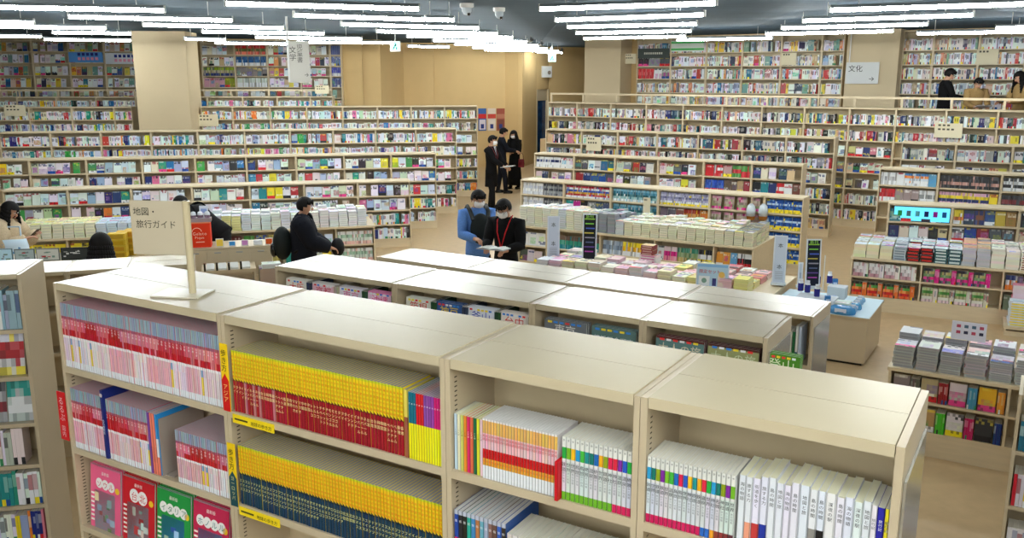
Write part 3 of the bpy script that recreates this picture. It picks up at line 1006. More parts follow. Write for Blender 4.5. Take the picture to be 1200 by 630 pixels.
def divider(L, s, b, z, w, d, h, label, c1, c2=None, text=None, tc=(1, 1, 1), prot=.03, split=.5, cover2=None):
    t = thing('index_divider', L.p(s, b - prot, z), L.ang, label, 'divider', None)
    mb = MB()
    if c2:
        mb.box(0, w, 0, d, 0, h * split, c2); mb.box(0, w, 0, d, h * split, h, c1)
    else:
        mb.box(0, w, 0, d, 0, h, c1)
    mb.build('plate', M_PRINT, t)
    if text:
        mb = MB()
        for body, x, zt, size, c in text:
            mb.text(body, Matrix.Translation((-.0008, x, zt)) @ Matrix.Rotation(-PI / 2, 4, 'Z') @ RX, size, c, vertical=True)
        mb.build('lettering', M_PRINT, t)
    return t


# dark blue divider between two packs of magazines
mb = MB(); mb.box(0, .014, 0, .2, 0, .275, (.10, .16, .46)); fdisc(mb, .007, .255, .008, (.85, .8, .8))
mb.text('国内情報版', Matrix.Translation((.007, -.001, .16)) @ RX, .012, (.85, .88, .95), vertical=True)
tag(mb.build('index_divider', M_PRINT, loc=LF1.p(e1[0] + .220, .0, 1.666), rot=LF1.ang), 'dark blue index divider between two packs of pink magazines', 'divider')
# clear bookend
t = thing('bookend', LF1.p(e1[0] + .536, .01, 1.666), LF1.ang, 'grey plastic bookend beside the short pink pack', 'bookend')
mb = MB(); mb.box(0, .004, 0, .2, 0, .22, (.62, .58, .54)); mb.build('upright', M_GLOSS, t)
mb = MB(); mb.box(.004, .05, .01, .19, 0, .003, (.62, .58, .54)); mb.build('foot_plate', M_GLOSS, t)


def tab(L, s, z, w, h, col, label, lines, ang=.0, out=.05, cols2=None):
    """a flag that stands out from the shelf edge, its face turned to the viewer"""
    t = thing('index_tab', L.p(s, -.003, z), L.ang + ang, label, 'index tab')
    mb = MB(); mb.box(0, w, -.003, 0, 0, h, col)
    if cols2:
        z2, c2 = cols2
        mb.poly([(0, -.0034, 0), (w, -.0034, 0), (w, -.0034, h * z2 - .01), (w / 2, -.0034, h * z2 + .015), (0, -.0034, h * z2 - .01)], c2)
    mb.build('plate', M_PRINT, t)
    mb = MB()
    for body, x, zt, size, c in lines:
        mb.text(body, Matrix.Translation((x, -.0045, zt)) @ RX, size, c, vertical=True)
    if lines:
        mb.build('lettering', M_PRINT, t)
    return t


# red tab on the left end panel (stands out to the left of the row)
tab(LF1, e1[0] - .049, 1.69, .05, .20, (.83, .08, .12), 'red index tab standing out left of the pink magazines', [('るるぶ', .026, .185, .034, (.95, .8, .82)), ('国内', .026, .065, .024, (.95, .8, .82))], out=.0)
tab(LF1, e1[1] - .008, 2.0, .034, .235, (.96, .80, .08), 'yellow and red index tab left of the yellow guidebooks', [('歩き方', .017, .22, .026, (.1, .08, .05)), ('アジア', .017, .10, .022, (.98, .85, .5))], cols2=(.5, (.82, .08, .08)))
tab(LF1, e1[1] - .006, 1.655, .036, .23, (.96, .80, .08), 'yellow and dark green index tab left of the blue guidebooks', [('歩き方', .018, .215, .026, (.1, .08, .05)), ('ヨーロッパ', .018, .115, .018, (.85, .85, .6))], cols2=(.5, (.05, .28, .32)))
for zz, lab in ((1.976, 'yellow strip on the shelf edge under the yellow and red guides'), (1.641, 'yellow strip on the shelf edge under the yellow and blue guides')):
    t = thing('shelf_strip', LF1.p(e1[1] + .03, -.004, zz - .012), LF1.ang, lab, 'label strip')
    mb = MB(); mb.box(0, .19, 0, .003, 0, .03, (.96, .84, .10)); mb.build('strip', M_PRINT, t)
    mb = MB(); mb.text('地球の歩き方', Matrix.Translation((.085, -.001, .007)) @ RX, .016, (.12, .1, .05)); mb.box(.01, .07, -.001, 0, .012, .018, (.3, .25, .1)); mb.build('lettering', M_PRINT, t)

# bay two
ASIA = ['タイ', 'インド', 'ネパール', '台湾', '韓国', 'ベトナム', '香港', 'マカオ', '中国', 'トルコ', 'チベット', 'モンゴル']
EURO = ['スイス', 'ドイツ', 'スペイン', 'フランス', 'イタリア', 'ギリシア', 'オランダ', 'チェコ', 'ロシア', '北欧']
x0, x1 = e1[1] + .03, e1[2] - .155
n = 56
w = (x1 - x0) / n
for i in range(n):
    nm = ASIA[(i // 3) % len(ASIA)]
    red = J((.62, .07, .13) if i > 20 else rnd.choice([(.66, .10, .16), (.74, .45, .48), (.62, .08, .14)]), .03)
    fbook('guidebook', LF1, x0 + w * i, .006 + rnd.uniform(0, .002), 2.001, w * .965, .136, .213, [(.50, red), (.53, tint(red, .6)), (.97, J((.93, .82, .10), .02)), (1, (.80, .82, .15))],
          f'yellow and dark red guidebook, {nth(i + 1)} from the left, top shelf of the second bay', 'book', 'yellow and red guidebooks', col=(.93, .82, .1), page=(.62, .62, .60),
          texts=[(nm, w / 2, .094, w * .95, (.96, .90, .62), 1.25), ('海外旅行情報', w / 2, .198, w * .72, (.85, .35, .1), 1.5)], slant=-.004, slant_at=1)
fbook('guidebook', LF1, x1 + .003, .004, 2.001, .014, .136, .21, [(.6, (.62, .35, .25)), (1, (.90, .82, .35))], 'tan guidebook ending the yellow and red row', 'book', 'coloured spines in the nearest row', col=(.9, .82, .3), page=(.6, .58, .5))
cols = [(.08, .45, .52)] * 3 + [(.82, .10, .14)] * 3 + [(.55, .28, .62)] * 4 + [(.82, .12, .45)] * 4
w = .128 / len(cols)
for i, c in enumerate(cols):
    fbook('guidebook', LF1, x1 + .020 + w * i, .004, 2.001, w * .96, .15, .206, [(.54, J((.93, .90, .10), .02)), (1, J(c, .03))], f'slim guidebook, {cname(c)} over yellow, {nth(i + 1)} from the left in the two-tone pack', 'book', 'two-tone slim guidebooks', col=c, page=(.72, .70, .70), texts=[('旅', w / 2, .175, w * .6, (.9, .9, .9), 1.1)])
x0, x1 = e1[1] + .03, e1[2] - .022
n = 66
w = (x1 - x0) / n
for i in range(n):
    nm = EURO[(i // 4) % len(EURO)]
    blu = J((.05, .22, .32), .025)
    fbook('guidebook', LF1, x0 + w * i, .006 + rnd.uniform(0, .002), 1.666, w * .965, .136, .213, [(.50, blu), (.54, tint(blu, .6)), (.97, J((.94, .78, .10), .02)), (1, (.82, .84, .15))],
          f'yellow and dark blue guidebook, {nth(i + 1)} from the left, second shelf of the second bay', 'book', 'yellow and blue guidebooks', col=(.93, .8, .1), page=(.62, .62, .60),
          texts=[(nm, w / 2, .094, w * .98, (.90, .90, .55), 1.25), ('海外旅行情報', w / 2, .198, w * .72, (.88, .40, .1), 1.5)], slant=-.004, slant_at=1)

# bay three
x0 = e1[2] + .02
cols = [(.72, .80, .86), (.88, .86, .72), (.80, .80, .40), (.90, .55, .18), (.84, .15, .40), (.86, .42, .28), (.10, .40, .26), (.86, .86, .20), (.92, .78, .82)]
w = .0108
for i, c in enumerate(cols):
    fbook('guidebook', LF1, x0 + w * i, .012, 2.001, w * .95, .115, .168, [(1, c)], f'{cname(c)} narrow guide, {nth(i + 1)} of the coloured pack in the third bay', 'book', 'coloured narrow guides', col=c, page=(.84, .83, .72), texts=[('ことば', w / 2, .125, w * .55, (.15, .15, .15) if sum(c) > 1.6 else (.95, .95, .9), 1.1)])
x0 += w * 9 + .002
n = 25
w = .0094
for i in range(n):
    fbook('guidebook', LF1, x0 + w * i, .006, 2.001, w * .96, .12, .176, [(.22, (.90, .91, .92)), (.34, J((.88, .62, .20), .03)), (.50, J((.78, .07, .10), .02)), (.76, J((.90, .72, .74), .05)), (.97, J((.88, .68, .35), .04)), (1, (.9, .88, .88))],
          f'red and white guide with orange band, {nth(i + 1)} from the left, third bay', 'book', 'red and white guides', col=(.88, .86, .86), page=(.86, .86, .85), texts=[(rnd.choice(['会話', '旅行', '英語', '中国', '文化', '歴史']), w / 2, .132, w * .92, (.78, .08, .12), 1.15), ('本', w / 2, .056, w * .8, (.9, .3, .15), 1)])
x0 += w * n + .002
fbook('index_divider', LF1, x0, -.014, 2.001, .010, .08, .11, [(1, (.78, .06, .12))], 'red index divider standing out between red and white guides', 'divider', None, col=(.78, .06, .12), page=(.78, .06, .12))
x0 += .011
x1 = e1[3] - .02
n = 15
w = (x1 - x0) / n
RB = [(.15, .65, .25), (.45, .70, .15), (.93, .72, .12), (.15, .60, .80), (.25, .70, .25), (.10, .55, .55), (.05, .45, .40), (.10, .40, .70), (.90, .65, .10), (.55, .62, .10), (.85, .12, .30), (.85, .15, .25), (.50, .15, .60), (.15, .35, .75)]


def colorguide(x, i, n, label, foot, group):
    c = RB[i % len(RB)]
    fbook('guidebook', LF1, x, .006, 2.001, w * .96, .12, .176, [(.13, foot), (.62, J((.84, .85, .86), .03)), (.66, (.88, .88, .87)), (.84, c), (1, (.87, .87, .84))], label, 'book', group, col=(.88, .88, .86), page=(.86, .85, .80),
          texts=[(rnd.choice(['世界', '絶景', '鉄道', '名城', '温泉', '神社', '島旅']), w / 2, .108, w * .95, (.12, .12, .13), 1.12), ('歩', w / 2, .172, w * .5, (.2, .2, .2), 1), ('旅の図鑑', w / 2, .08, w * .5, (.5, .52, .55), 1.2)])


for i in range(n):
    colorguide(x0 + w * i, i, n, f'white guide with a {cname(RB[i % 14])} band, {nth(i + 1)} from the left, third bay', (.42, .68, .15) if i < 11 else (.82, .12, .35), 'white guides with coloured bands')
x0 = e1[2] + .02
n = 12
w = .0145
CT = [(.12, .25, .65), (.12, .12, .14), (.14, .12, .12), (.15, .62, .55), (.25, .55, .75), (.75, .45, .25), (.45, .65, .72), (.62, .70, .75), (.50, .42, .35), (.42, .28, .22), (.2, .4, .75), (.15, .12, .12)]
for i in range(n):
    c = CT[i]
    fbook('guidebook', LF1, x0 + w * i, .006, 1.666, w * .96, .19, .212, [(.6, [(.85, .15, .35), (.6, .75, .2), (.5, .75, .85), (.75, .15, .18)][i % 4]), (.94, J(c, .04)), (1, (.72, .74, .80))], f'{cname(c)} city guide, {nth(i + 1)} from the left on the second shelf, third bay', 'book', 'city guides in the third bay', col=(.12, .30, .58) if i == n - 1 else c, page=(.80, .80, .80), texts=[('街', w / 2, .185, w * .6, (.95, .95, .95), 1)])
x0 += w * n + .004
n = 20
w = (e1[3] - .022 - x0) / n
for i in range(n):
    c = J((.88, .88, .84), .03)
    fbook('guidebook', LF1, x0 + w * i, .006, 1.666, w * .96, .14, .186, [(1, c)], f'cream guide, {nth(i + 1)} from the left on the second shelf, third bay', 'book', 'cream guides in the third bay', col=c, page=(.84, .83, .77))
# bay four
x0 = e1[3] + .02
n = 19
w = .0118
for i in range(n):
    colorguide(x0 + w * i, i * 3 + 3, n, f'white guide with a {cname(RB[(i * 3 + 3) % 14])} band, {nth(i + 1)} from the left, fourth bay', (.80, .10, .35) if i < 12 else [(.15, .4, .75), (.15, .4, .75), (.9, .6, .15), (.6, .25, .2), (.55, .2, .2), (.5, .2, .2), (.35, .15, .2)][i - 12], 'white guides with coloured bands')
x0 += w * n + .006
ws = [.017, .016, .018, .018, .018, .018, .016, .019, .023, .018, .017, .023, .018, .019, .019, .018]
tops = {}
foots = {1: (.92, .62, .50), 2: (.75, .22, .22), 3: (.12, .20, .60), 12: (.85, .18, .22), 13: (.80, .12, .50), 14: (.50, .12, .42)}
mids = {9: (.55, .54, .52), 10: (.06, .06, .07)}
for i, w in enumerate(ws):
    c = J((.89, .90, .92), .02)
    bands = [(.34, c), (.46, c), (1, c)]
    if i in foots:
        bands = [(.36, foots[i]), (1, c)]
    if i in mids:
        bands = [(.30, c), (.48, mids[i]), (1, c)]
    fbook('guidebook', LF1, x0, .008 + rnd.uniform(0, .006), 2.001, w * .96, .125, rnd.uniform(.178, .190), bands, f'thick white book, {nth(i + 1)} from the left of the white pack, fourth bay', 'book', 'thick white books', col=c, page=(.88, .87, .76),
          texts=[(rnd.choice(['旅する力', '深夜の駅', '島の時間', '街道を歩く', '海の物語', '地図と旅']), w / 2, .165, .0105, (.12, .12, .14), 1.15)])
    x0 += w
for i, (w, c, h) in enumerate(((.012, (.90, .88, .90), .18), (.016, (.14, .13, .62), .178), (.016, (.92, .86, .16), .178), (.018, (.36, .32, .28), .172), (.022, (.12, .62, .68), .182))):
    if x0 + w > e1[4] - .02:
        w = e1[4] - .021 - x0
    fbook('guidebook', LF1, x0, .010, 2.001, w * .96, .125, h, [(.5, c), (.55, mixc(c, WHITE, .5)), (1, c)], f'{cname(c)} book, {nth(i + 1)} of the coloured spines ending the fourth bay', 'book', 'coloured spines in the nearest row', col=c, page=(.80, .79, .74), texts=[('旅行記', w / 2, .15, .008, (.95, .95, .95) if sum(c) < 1.5 else (.2, .2, .2), 1.15)])
    x0 += w

# face-out city magazines on the third shelf of bay one
def city(base, title, tcol, photo):
    def paint(mb, w, h):
        fr(mb, 0, w, 0, h, base)
        fr(mb, w * .14, w * .82, 0, h * .60, photo[0])
        for k in range(10):
            xa = w * rnd.uniform(.14, .66); za = h * rnd.uniform(0, .48)
            fr(mb, xa, xa + w * rnd.uniform(.08, .16), za, za + h * rnd.uniform(.04, .14), J(rnd.choice(photo), .1), -.0007 - k * .00002)
        nt = len(title)
        r = w * (.115 if nt > 2 else .15)
        step = r * 1.75
        xs = [w * .5 + (i - (nt - 1) / 2) * step for i in range(nt)]
        for i, x in enumerate(xs):
            fdisc(mb, x, h * .72 - i * h * .004, r, (.95, .94, .93))
        for i, ch in enumerate(title):
            ft(mb, ch, xs[i], h * .72 - r * .62, r * 1.35, tcol)
        fdisc(mb, w * .90, h * .68, w * .07, (.95, .78, .15))
        ft(mb, '最新版', w * .5, h * .86, w * .085, (.95, .92, .9))
        fr(mb, 0, w, h * .975, h, (.72, .74, .78))
        for k in range(7):
            fr(mb, w * .02, w * .13, h * (.1 + .07 * k), h * (.13 + .07 * k), (.95, .93, .9), -.001)
    return paint


x0 = e1[0] + .045
for i, (base, tt, tc, ph, nm) in enumerate((((.93, .38, .55), 'ソウル', (.85, .12, .25), [(.62, .66, .70), (.42, .48, .40), (.85, .78, .66), (.70, .32, .26)], 'pink'), ((.80, .10, .16), '台北', (.82, .08, .15), [(.60, .62, .66), (.80, .80, .80), (.70, .25, .25), (.45, .52, .60)], 'red'),
                                      ((.13, .60, .27), 'イタリア', (.05, .45, .30), [(.25, .55, .80), (.15, .45, .75), (.75, .70, .6), (.6, .8, .9)], 'green'), ((.78, .15, .32), 'ホノルル', (.05, .50, .50), [(.3, .6, .8), (.8, .6, .4), (.9, .8, .6)], 'crimson'))):
    for q in range(3, 0, -1):
        if q == 1:
            fcover('travel_magazine', LF1, x0, .02, 1.331, .185, .01, .262, base, f'face-out {nm} city magazine, first of its pile, third shelf of the first bay', 'face-out city magazines', city(base, tt, tc, ph), lean=.1)
        else:
            fcover('travel_magazine', LF1, x0, .02 + .012 * (q - 1), 1.331, .185, .01, .262, base, f'face-out {nm} city magazine, {nth(q)} back in its pile, third shelf of the first bay', 'face-out city magazines', lambda mb, w, h: fr(mb, 0, w, 0, h, base), lean=.1)
    x0 += .202

# the sign with its stand on top of bay one
p = at(226, 344, 2.334)
sx = 1048 / (p - Vector((0, 0, H))).length
t = thing('sign_stand', p, math.radians(-9), 'beige map and travel guide sign on a pole above the nearest bookcase', 'sign')
mb = MB(); mb.box(-.125, .055, -.07, .06, 0, .004, (.86, .82, .72)); mb.build('base_plate', M_GLOSS, t)
mb = MB(); mb.tube([(0, 0, .004), (0, 0, .335)], .0125, 12, (.80, .74, .60)); mb.build('pole', M_GLOSS, t)
mb = MB(); mb.box(-.213, -.010, -.004, .004, .14, .333, (.76, .71, .61)); mb.build('board', M_MATTE, t)
mb = MB()
T0 = Matrix.Rotation(PI / 2, 4, 'X')
mb.text('地図・', Matrix.Translation((-.202, -.005, .283)) @ T0, .031, (.15, .14, .12))
mb.text('旅行ガイド', Matrix.Translation((-.194, -.005, .238)) @ T0, .031, (.15, .14, .12))
mb.build('lettering', M_MATTE, t)

# ------------------------------------------------------------------ second and third rows, left units
LF2 = Line(at(322, 311.5, 1.97), at(900, 396.5, 1.97))
e2 = [LF2.hit(x, y)[0] for x, y in ((322, 311.5), (462, 332), (623.5, 356.4), (753.7, 374), (900, 396.5))]
for k in range(4):
    bookcase(LF2, e2[k], e2[k + 1], 1.97, .43, [1.64, 1.31, .98, .6, .16], f'beige double-sided bookcase, {nth(k + 1)} bay of the second row from the viewer', 'bookcases of the second row', din=.25, posts=.018, twopart=True, slots=False, plinth=.16, endpanel=(1, M_SILVER, 1.0, 1.9) if k == 3 else None)
LF3 = Line(at(441, 301, 1.58), at(954, 371.5, 1.58))
e3 = [LF3.hit(x, y)[0] for x, y in ((441, 301), (546, 318), (663, 335), (797, 352), (954, 371.5))]
for k in range(4):
    bookcase(LF3, e3[k], e3[k + 1], 1.58, .47, [1.25, .92, .55, .16], f'beige double-sided bookcase, {nth(k + 1)} bay of the third row from the viewer', 'bookcases of the third row', din=.25, posts=.018, twopart=True, plinth=.16, endpanel=(1, M_SILVER, .7, 1.5) if k == 3 else None)
for i in range(7):
    c = [(.2, .42, .45), (.85, .85, .83), (.6, .6, .62), (.88, .86, .8), (.15, .42, .25), (.9, .9, .88), (.75, .8, .88)][i]
    fbook('guidebook', LF3, e3[4] - .21 + .02 * i, .01, 1.251, .017, .15, .21 if i < 5 else .25, [(.3, [(.9, .45, .15), WHITE, (.7, .1, .1), (.9, .8, .2), WHITE, (.1, .3, .5), WHITE][i]), (1, c)], f'{cname(c)} book, {nth(i + 1)} from the left at the right end of the third row', 'book', 'books at the end of the third row', col=c)


def mook(base, tt, tc, extra=None, bar=None):
    def paint(mb, w, h):
        fr(mb, 0, w, 0, h, base)
        for k in range(12):
            xa = w * rnd.uniform(0, .8); za = h * rnd.uniform(0, .5)
            fr(mb, xa, xa + w * rnd.uniform(.1, .2), za, za + h * rnd.uniform(.05, .15), tuple(rnd.uniform(.1, .95) for _ in range(3)), -.0007 - k * .00002)
        if bar:
            fr(mb, 0, w, h * .62, h * .96, bar, -.0010)
        n = len(tt)
        sz = min(h * .24, w * .9 / n)
        ft(mb, tt, w * .5, h * .72, sz, tc, -.0013)
        for k in range(6):
            fr(mb, w * (.08 + .14 * k), w * (.18 + .14 * k), h * .93, h * .97, rnd.choice([(.9, .2, .2), (.95, .85, .2), (.2, .5, .85), WHITE]), -.0013)
        if extra:
            ft(mb, extra, w * .5, h * .52, min(h * .13, w * .9 / len(extra)), WHITE, -.0013)
    return paint


MK = [[((.93, .92, .88), '大阪', (.85, .15, .12), None, None), ((.92, .90, .90), '京都', (.78, .08, .22), None, (.93, .75, .82)), ((.90, .88, .93), '東京', (.85, .35, .60), None, None), ((.93, .55, .75), '沖縄', (.90, .15, .50), None, (.95, .8, .9))],
      [((.90, .90, .86), '箱根', (.82, .15, .12), None, None), ((.2, .35, .6), '神戸', (.92, .80, .12), None, None), ((.88, .90, .95), '釜山', (.12, .25, .70), None, None), ((.92, .88, .85), '台中', (.80, .12, .10), None, None)],
      [((.42, .44, .46), '東京', (.88, .88, .86), 'ベストカフェ', None), ((.35, .47, .46), '横浜鎌倉湘南', (.88, .90, .88), 'ベストカフェ', None)],
      [((.35, .12, .12), '大人の旅', (.85, .82, .72), None, (.36, .50, .50)), ((.30, .14, .12), '大人の旅', (.80, .84, .70), None, (.60, .62, .42)), ((.30, .55, .15), '登山', (.9, .95, .8), None, None)]]
for k in range(4):
    wbay = e2[k + 1] - e2[k] - .06
    m = len(MK[k])
    if k < 2:
        wd = .172
        gap = (wbay - m * wd) / m
    else:
        wd = .235
        gap = .03 if k == 2 else .02
    for i, (base, tt, tc, ex, bar) in enumerate(MK[k]):
        ww = wd if not (k == 3 and i == 2) else .16
        s0 = e2[k] + .055 + i * (wd + gap)
        for q in (3, 2, 1):
            lab = f'face-out {cname(base)} magazine, {nth(i + 1)} pile from the left, {nth(k + 1)} bay of the second row' + ('' if q == 1 else f', {nth(q)} deep')
            fcover('travel_magazine', LF2, s0, .02 + .018 * (q - 1), 1.641, ww, .016, .255, base, lab, 'face-out magazines of the second row', mook(base, tt, tc, ex, bar) if q == 1 else (lambda mb, w, h: fr(mb, 0, w, 0, h, base)), lean=.06)
        if k < 2:
            c = rnd.choice([(.15, .3, .2), (.2, .25, .35), (.75, .7, .6)])
            for q in range(3):
                fbook('guidebook', LF2, s0 + ww + .004 + q * .012, .02, 1.641, .011, .2, .25, [(1, J(c))], f'{cname(c)} magazine spine, {nth(q + 1)} right of the {nth(i + 1)} face-out pile, {nth(k + 1)} bay, second row', 'book', 'spines of the second row', col=c)

un = Vector((math.cos(math.radians(12)), math.sin(math.radians(12)), 0))
pc = at(24, 321.5, 1.95)
LN = Line(pc - un * 1.86, pc)
bzn = [LN.hit(14, y)[1] for y in (386.5, 442, 497, 546, 593.5)]
bzn += [bzn[-1] - .25, .16]
for k in range(2):
    bookcase(LN, k * .93, k * .93 + .93, 1.95, .46, bzn, f'beige bookcase at the left edge, {["bay outside the view", "bay with the tall end panel"][k]}', 'bookcases at the left edge', din=.25, posts=.02, twopart=True, plinth=.12)
zt = 1.95
for li, z in enumerate(bzn[:6]):
    hh = zt - z; zt = z
    fill(LN, .95, 1.84, z, hh, 'spine', 'L', f'{nth(li + 1)} shelf, bookcase at the left edge', hb=min(.25, hh - .035), series={1: [S((.88, .88, .90), (.85, .86, .92), (.72, .10, .13), (.68, .08, .12), (.85, .84, .84), (.93, .85, .25))] * 5, 2: [S((.25, .25, .26), (.2, .2, .22), (.7, .7, .72), (.55, .15, .2), (.5, .5, .5)), S((.86, .88, .86), (.12, .58, .54), (.15, .60, .56), WHITE, WHITE, (.75, .8, .78))] * 3}.get(li))
LB, _ = mkrow((2, 322.5), (226.5, 309.5), 1.57)
eb = [LB.hit(x, 322.5 - (x - 2) * .0579)[0] for x in (2, 78, 152, 226.5)]
for k in range(3):
    bookcase(LB, eb[k], eb[k + 1], 1.57, .46, [1.24, .9, .55, .16], f'low beige bookcase behind the left end panel, {nth(k + 1)} bay', 'low bookcases behind the left end panel', din=.25, posts=.02, twopart=True, plinth=.16)
for li, z in enumerate([1.24, .9, .55]):
    fill(LB, eb[0] + .3, eb[1] - .02, z, .33, 'cover', 'L', f'{nth(li + 1)} shelf, first low bay behind the left end panel', hb=.27)
# ------------------------------------------------------------------ display tables with stacks of books
def loc(L, p):
    v = Vector((p.x, p.y, 0)) - L.A
    return v.dot(L.u), v.dot(L.n)


def table(name, L, s0, s1, b0, b1, h, boards, label, group, bays=None, plinth=.14, cat='display table', mt=None):
    mt = mt or M_WOOD
    w = s1 - s0
    d = b1 - b0
    t = thing(name, L.p(s0, b0), L.ang, label, cat, group)
    b = MB(); b.box(-.01, w + .01, -.01, d, h - .03, h); b.build('table_top', mt, t)
    for x in [0, w - .02] + [x - s0 - .01 for x in (bays or [])]:
        b = MB(); b.box(x, x + .02, 0, d, plinth, h - .03); b.build('side_panel', mt, t)
    b = MB(); b.box(0, w, .02, d, 0, plinth); b.build('plinth', mt, t)
    b = MB(); b.box(.02, w - .02, .26, .275, plinth, h - .03); b.build('back_panel', M_BACK, t)
    for z in boards:
        b = MB(); b.box(.02, w - .02, .005, .26, z - .02, z); b.build('shelf_board', mt, t)
    return t


def stack(L, s, b, z, w, d, hs, col, edge, where, edge2=None, jit=.006, ang=0):
    """books lying in a pile; hs = thickness of each from the bottom"""
    zz = z + .001
    art = rnd.randrange(9999)
    for i, h in enumerate(hs):
        rec('lying', L, s + rnd.uniform(-jit, jit), b + rnd.uniform(-jit, jit), zz, w, d, h - .0006, J(col, .03), (where, i + 1), ang=ang + rnd.uniform(-.02, .02), edge=J(edge, .03), edge2=edge2, top=(i == len(hs) - 1), art=art, page=J(edge, .03))
        zz += h


def pal_col():
    return pick('L')


# right lowest row's stack table
s0, b0 = loc(LR1, at(606, 263.5, .72)); s1, b1 = loc(LR1, at(888, 288, .72))
LT1 = Line(LR1.p(s0, min(b0, b1)), LR1.p(s1, min(b0, b1)))
dT1 = -min(b0, b1) - .03
bays = [LT1.hit(x, y)[0] for x, y in ((640, 267), (703, 272), (767, 277.5), (836.5, 283.5))]
table('display_table', LT1, 0, LT1.L, 0, min(dT1, 1.15), .72, [.40], 'long low display table piled with books before the right lowest row', None, bays)
edges = [0] + bays + [LT1.L]
palT = [((.90, .90, .88), (.80, .82, .84)), ((.92, .90, .80), (.88, .88, .78)), ((.90, .92, .93), (.86, .86, .80))]
x = .03
ci = 0
while x < LT1.L - .15:
    ci += 1
    f = x / LT1.L
    for rI in range(4 if f > .1 else 3):
        grey = .33 < f < .44
        c, e = ((.55, .57, .60), (.55, .57, .60)) if grey else rnd.choice(palT) if f < .45 else ((.90, .89, .82), (.88, .86, .74))
        if f > .92:
            c = (.30, .30, .28)
        n = rnd.randint(8, 10) if f < .33 else 12 if grey else rnd.randint(6, 8)
        hh = (.31 if f < .33 else .30 if grey else .21) * (1 - .10 * rI * rnd.random()) + (.02 * rI if f > .45 else 0)
        stack(LT1, x, .03 + .215 * rI, .72, .128, .185, [hh / n] * n, c if f > .92 else J(c), e, f'{nth(ci)} stack from the left, {nth(rI + 1)} row, right display table', edge2=tint(e, .9) if not grey else None)
    x += .142
SB = {0: [S(WHITE)] * 3, 1: [S((.85, .87, .88), (.45, .35, .3), (.2, .6, .5), TEAL)] * 3, 2: [S((.55, .62, .70), (.6, .66, .74), (.5, .58, .68), (.8, .84, .88))] * 2 + [S((.95, .72, .10), YL, (.95, .7, .1), WHITE)] * 3, 3: [S(WHITE)] + [S((.90, .88, .86), (.88, .8, .82), PK, (.9, .5, .6))] * 2 + [S((.15, .45, .35), (.2, .5, .4), (.5, .6, .4), (.75, .65, .4))] * 3 + [S(WHITE, BK, WHITE, YL)] * 2, 4: [S((.90, .62, .25))] * 2 + [S((.40, .65, .85))] + [S((.25, .12, .15), WHITE, BK, RD)] * 2}
for k, (a, c) in enumerate(zip(edges, edges[1:])):
    if c - a > .25:
        fill(LT1, a + .02, c - .02, .40, .29, 'cover', 'L', f'upper shelf, {nth(k + 1)} bay under the right display table', series=SB.get(k))
        fill(LT1, a + .02, c - .02, .14, .24, 'cover', 'R', f'lower shelf, {nth(k + 1)} bay under the right display table')

# right block's stack table
LT2 = Line(at(998, 300.5, .72), at(1200, 317.6, .72))
LT2 = Line(LT2.A, LT2.p(LT2.L * 1.28))
bz2 = [LT2.hit(x, y)[0] for x, y in ((1080.5, 307.5), (1177, 315.6))]
table('display_table', LT2, 0, LT2.L, 0, .85, .72, [.46], 'display table piled with books before the right block, beside the aisle', None, bz2, plinth=.20)
x = .02
ci = 0
while x < LT2.L - .15:
    ci += 1
    px = 998 + 202 * x / (LT2.L / 1.28)
    if px < 1033:
        c, e, e2_, n = (.80, .84, .86), (.90, .88, .74), None, 6
    elif px < 1062:
        c, e, e2_, n = (.75, .80, .84), (.72, .78, .82), (.50, .55, .60), 9
    elif px < 1096:
        c, e, e2_, n = (.85, .85, .84), (.20, .10, .10), (.78, .16, .14), 5
    elif px < 1124:
        c, e, e2_, n = (.82, .86, .88), (.12, .32, .36), (.80, .86, .86), 7
    elif px < 1152:
        c, e, e2_, n = (.80, .62, .45), (.76, .76, .80), None, 10
    else:
        c, e, e2_, n = (.92, .90, .84), (.92, .90, .84), (.6, .35, .25) if px > 1186 else None, 10
    n0 = n
    for rI in range(4):
        hh = rnd.uniform(.17, .20) if px < 1124 else rnd.uniform(.22, .25)
        n = max(4, round(n0 * hh / .3))
        stack(LT2, x, .02 + .207 * rI, .72, .150, .2, [hh / n] * n, c, e, f'{nth(ci)} stack from the aisle, {nth(rI + 1)} row, right block table', edge2=e2_)
    x += .163
edges = [0] + bz2 + [LT2.L]
for k, (a, c) in enumerate(zip(edges, edges[1:])):
    for lv, (z, hh) in enumerate(((.46, .23), (.20, .24))):
        x = a + .03
        i = 0
        cc = [[S((.90, .88, .88), WHITE, (.88, .86, .87), (.86, .82, .84), (.75, .55, .6)), S((.20, .25, .12), (.12, .15, .1), GN, OR, RD, (.9, .35, .15))], [S((.55, .5, .45), (.15, .15, .2), (.7, .65, .4), (.45, .6, .4), PK, (.3, .3, .35)), S((.62, .70, .42), (.75, .8, .6), GN, (.7, .7, .5), (.85, .85, .8), (.9, .8, .82))], [S((.12, .12, .28), NV, WHITE, OR), S((.5, .6, .5))]][k][lv]
        scol = [[(.92, .91, .90), (.90, .45, .2)], [PK, (.85, .84, .78)], [(.3, .2, .4), (.6, .6, .5)]][k][lv]
        while x + .14 < c - .04:
            i += 1
            rec('cover', LT2, x, .03, z + .002, .128, .05, .185, cc['col'], (f'{["upper", "lower"][lv]} shelf, {nth(k + 1)} bay under the right block table', i), rows=cc['rows'] if 'rows' in cc else None, art=k * 7 + lv, lean=.05)
            x += .134
            for q in range(3):
                if x + .018 < c - .03:
                    i += 1
                    rec('spine', LT2, x, .02, z + .001, .0165, .13, .18, J(scol, .03), (f'{["upper", "lower"][lv]} shelf, {nth(k + 1)} bay under the right block table', i))
                    x += .018
            x += .008

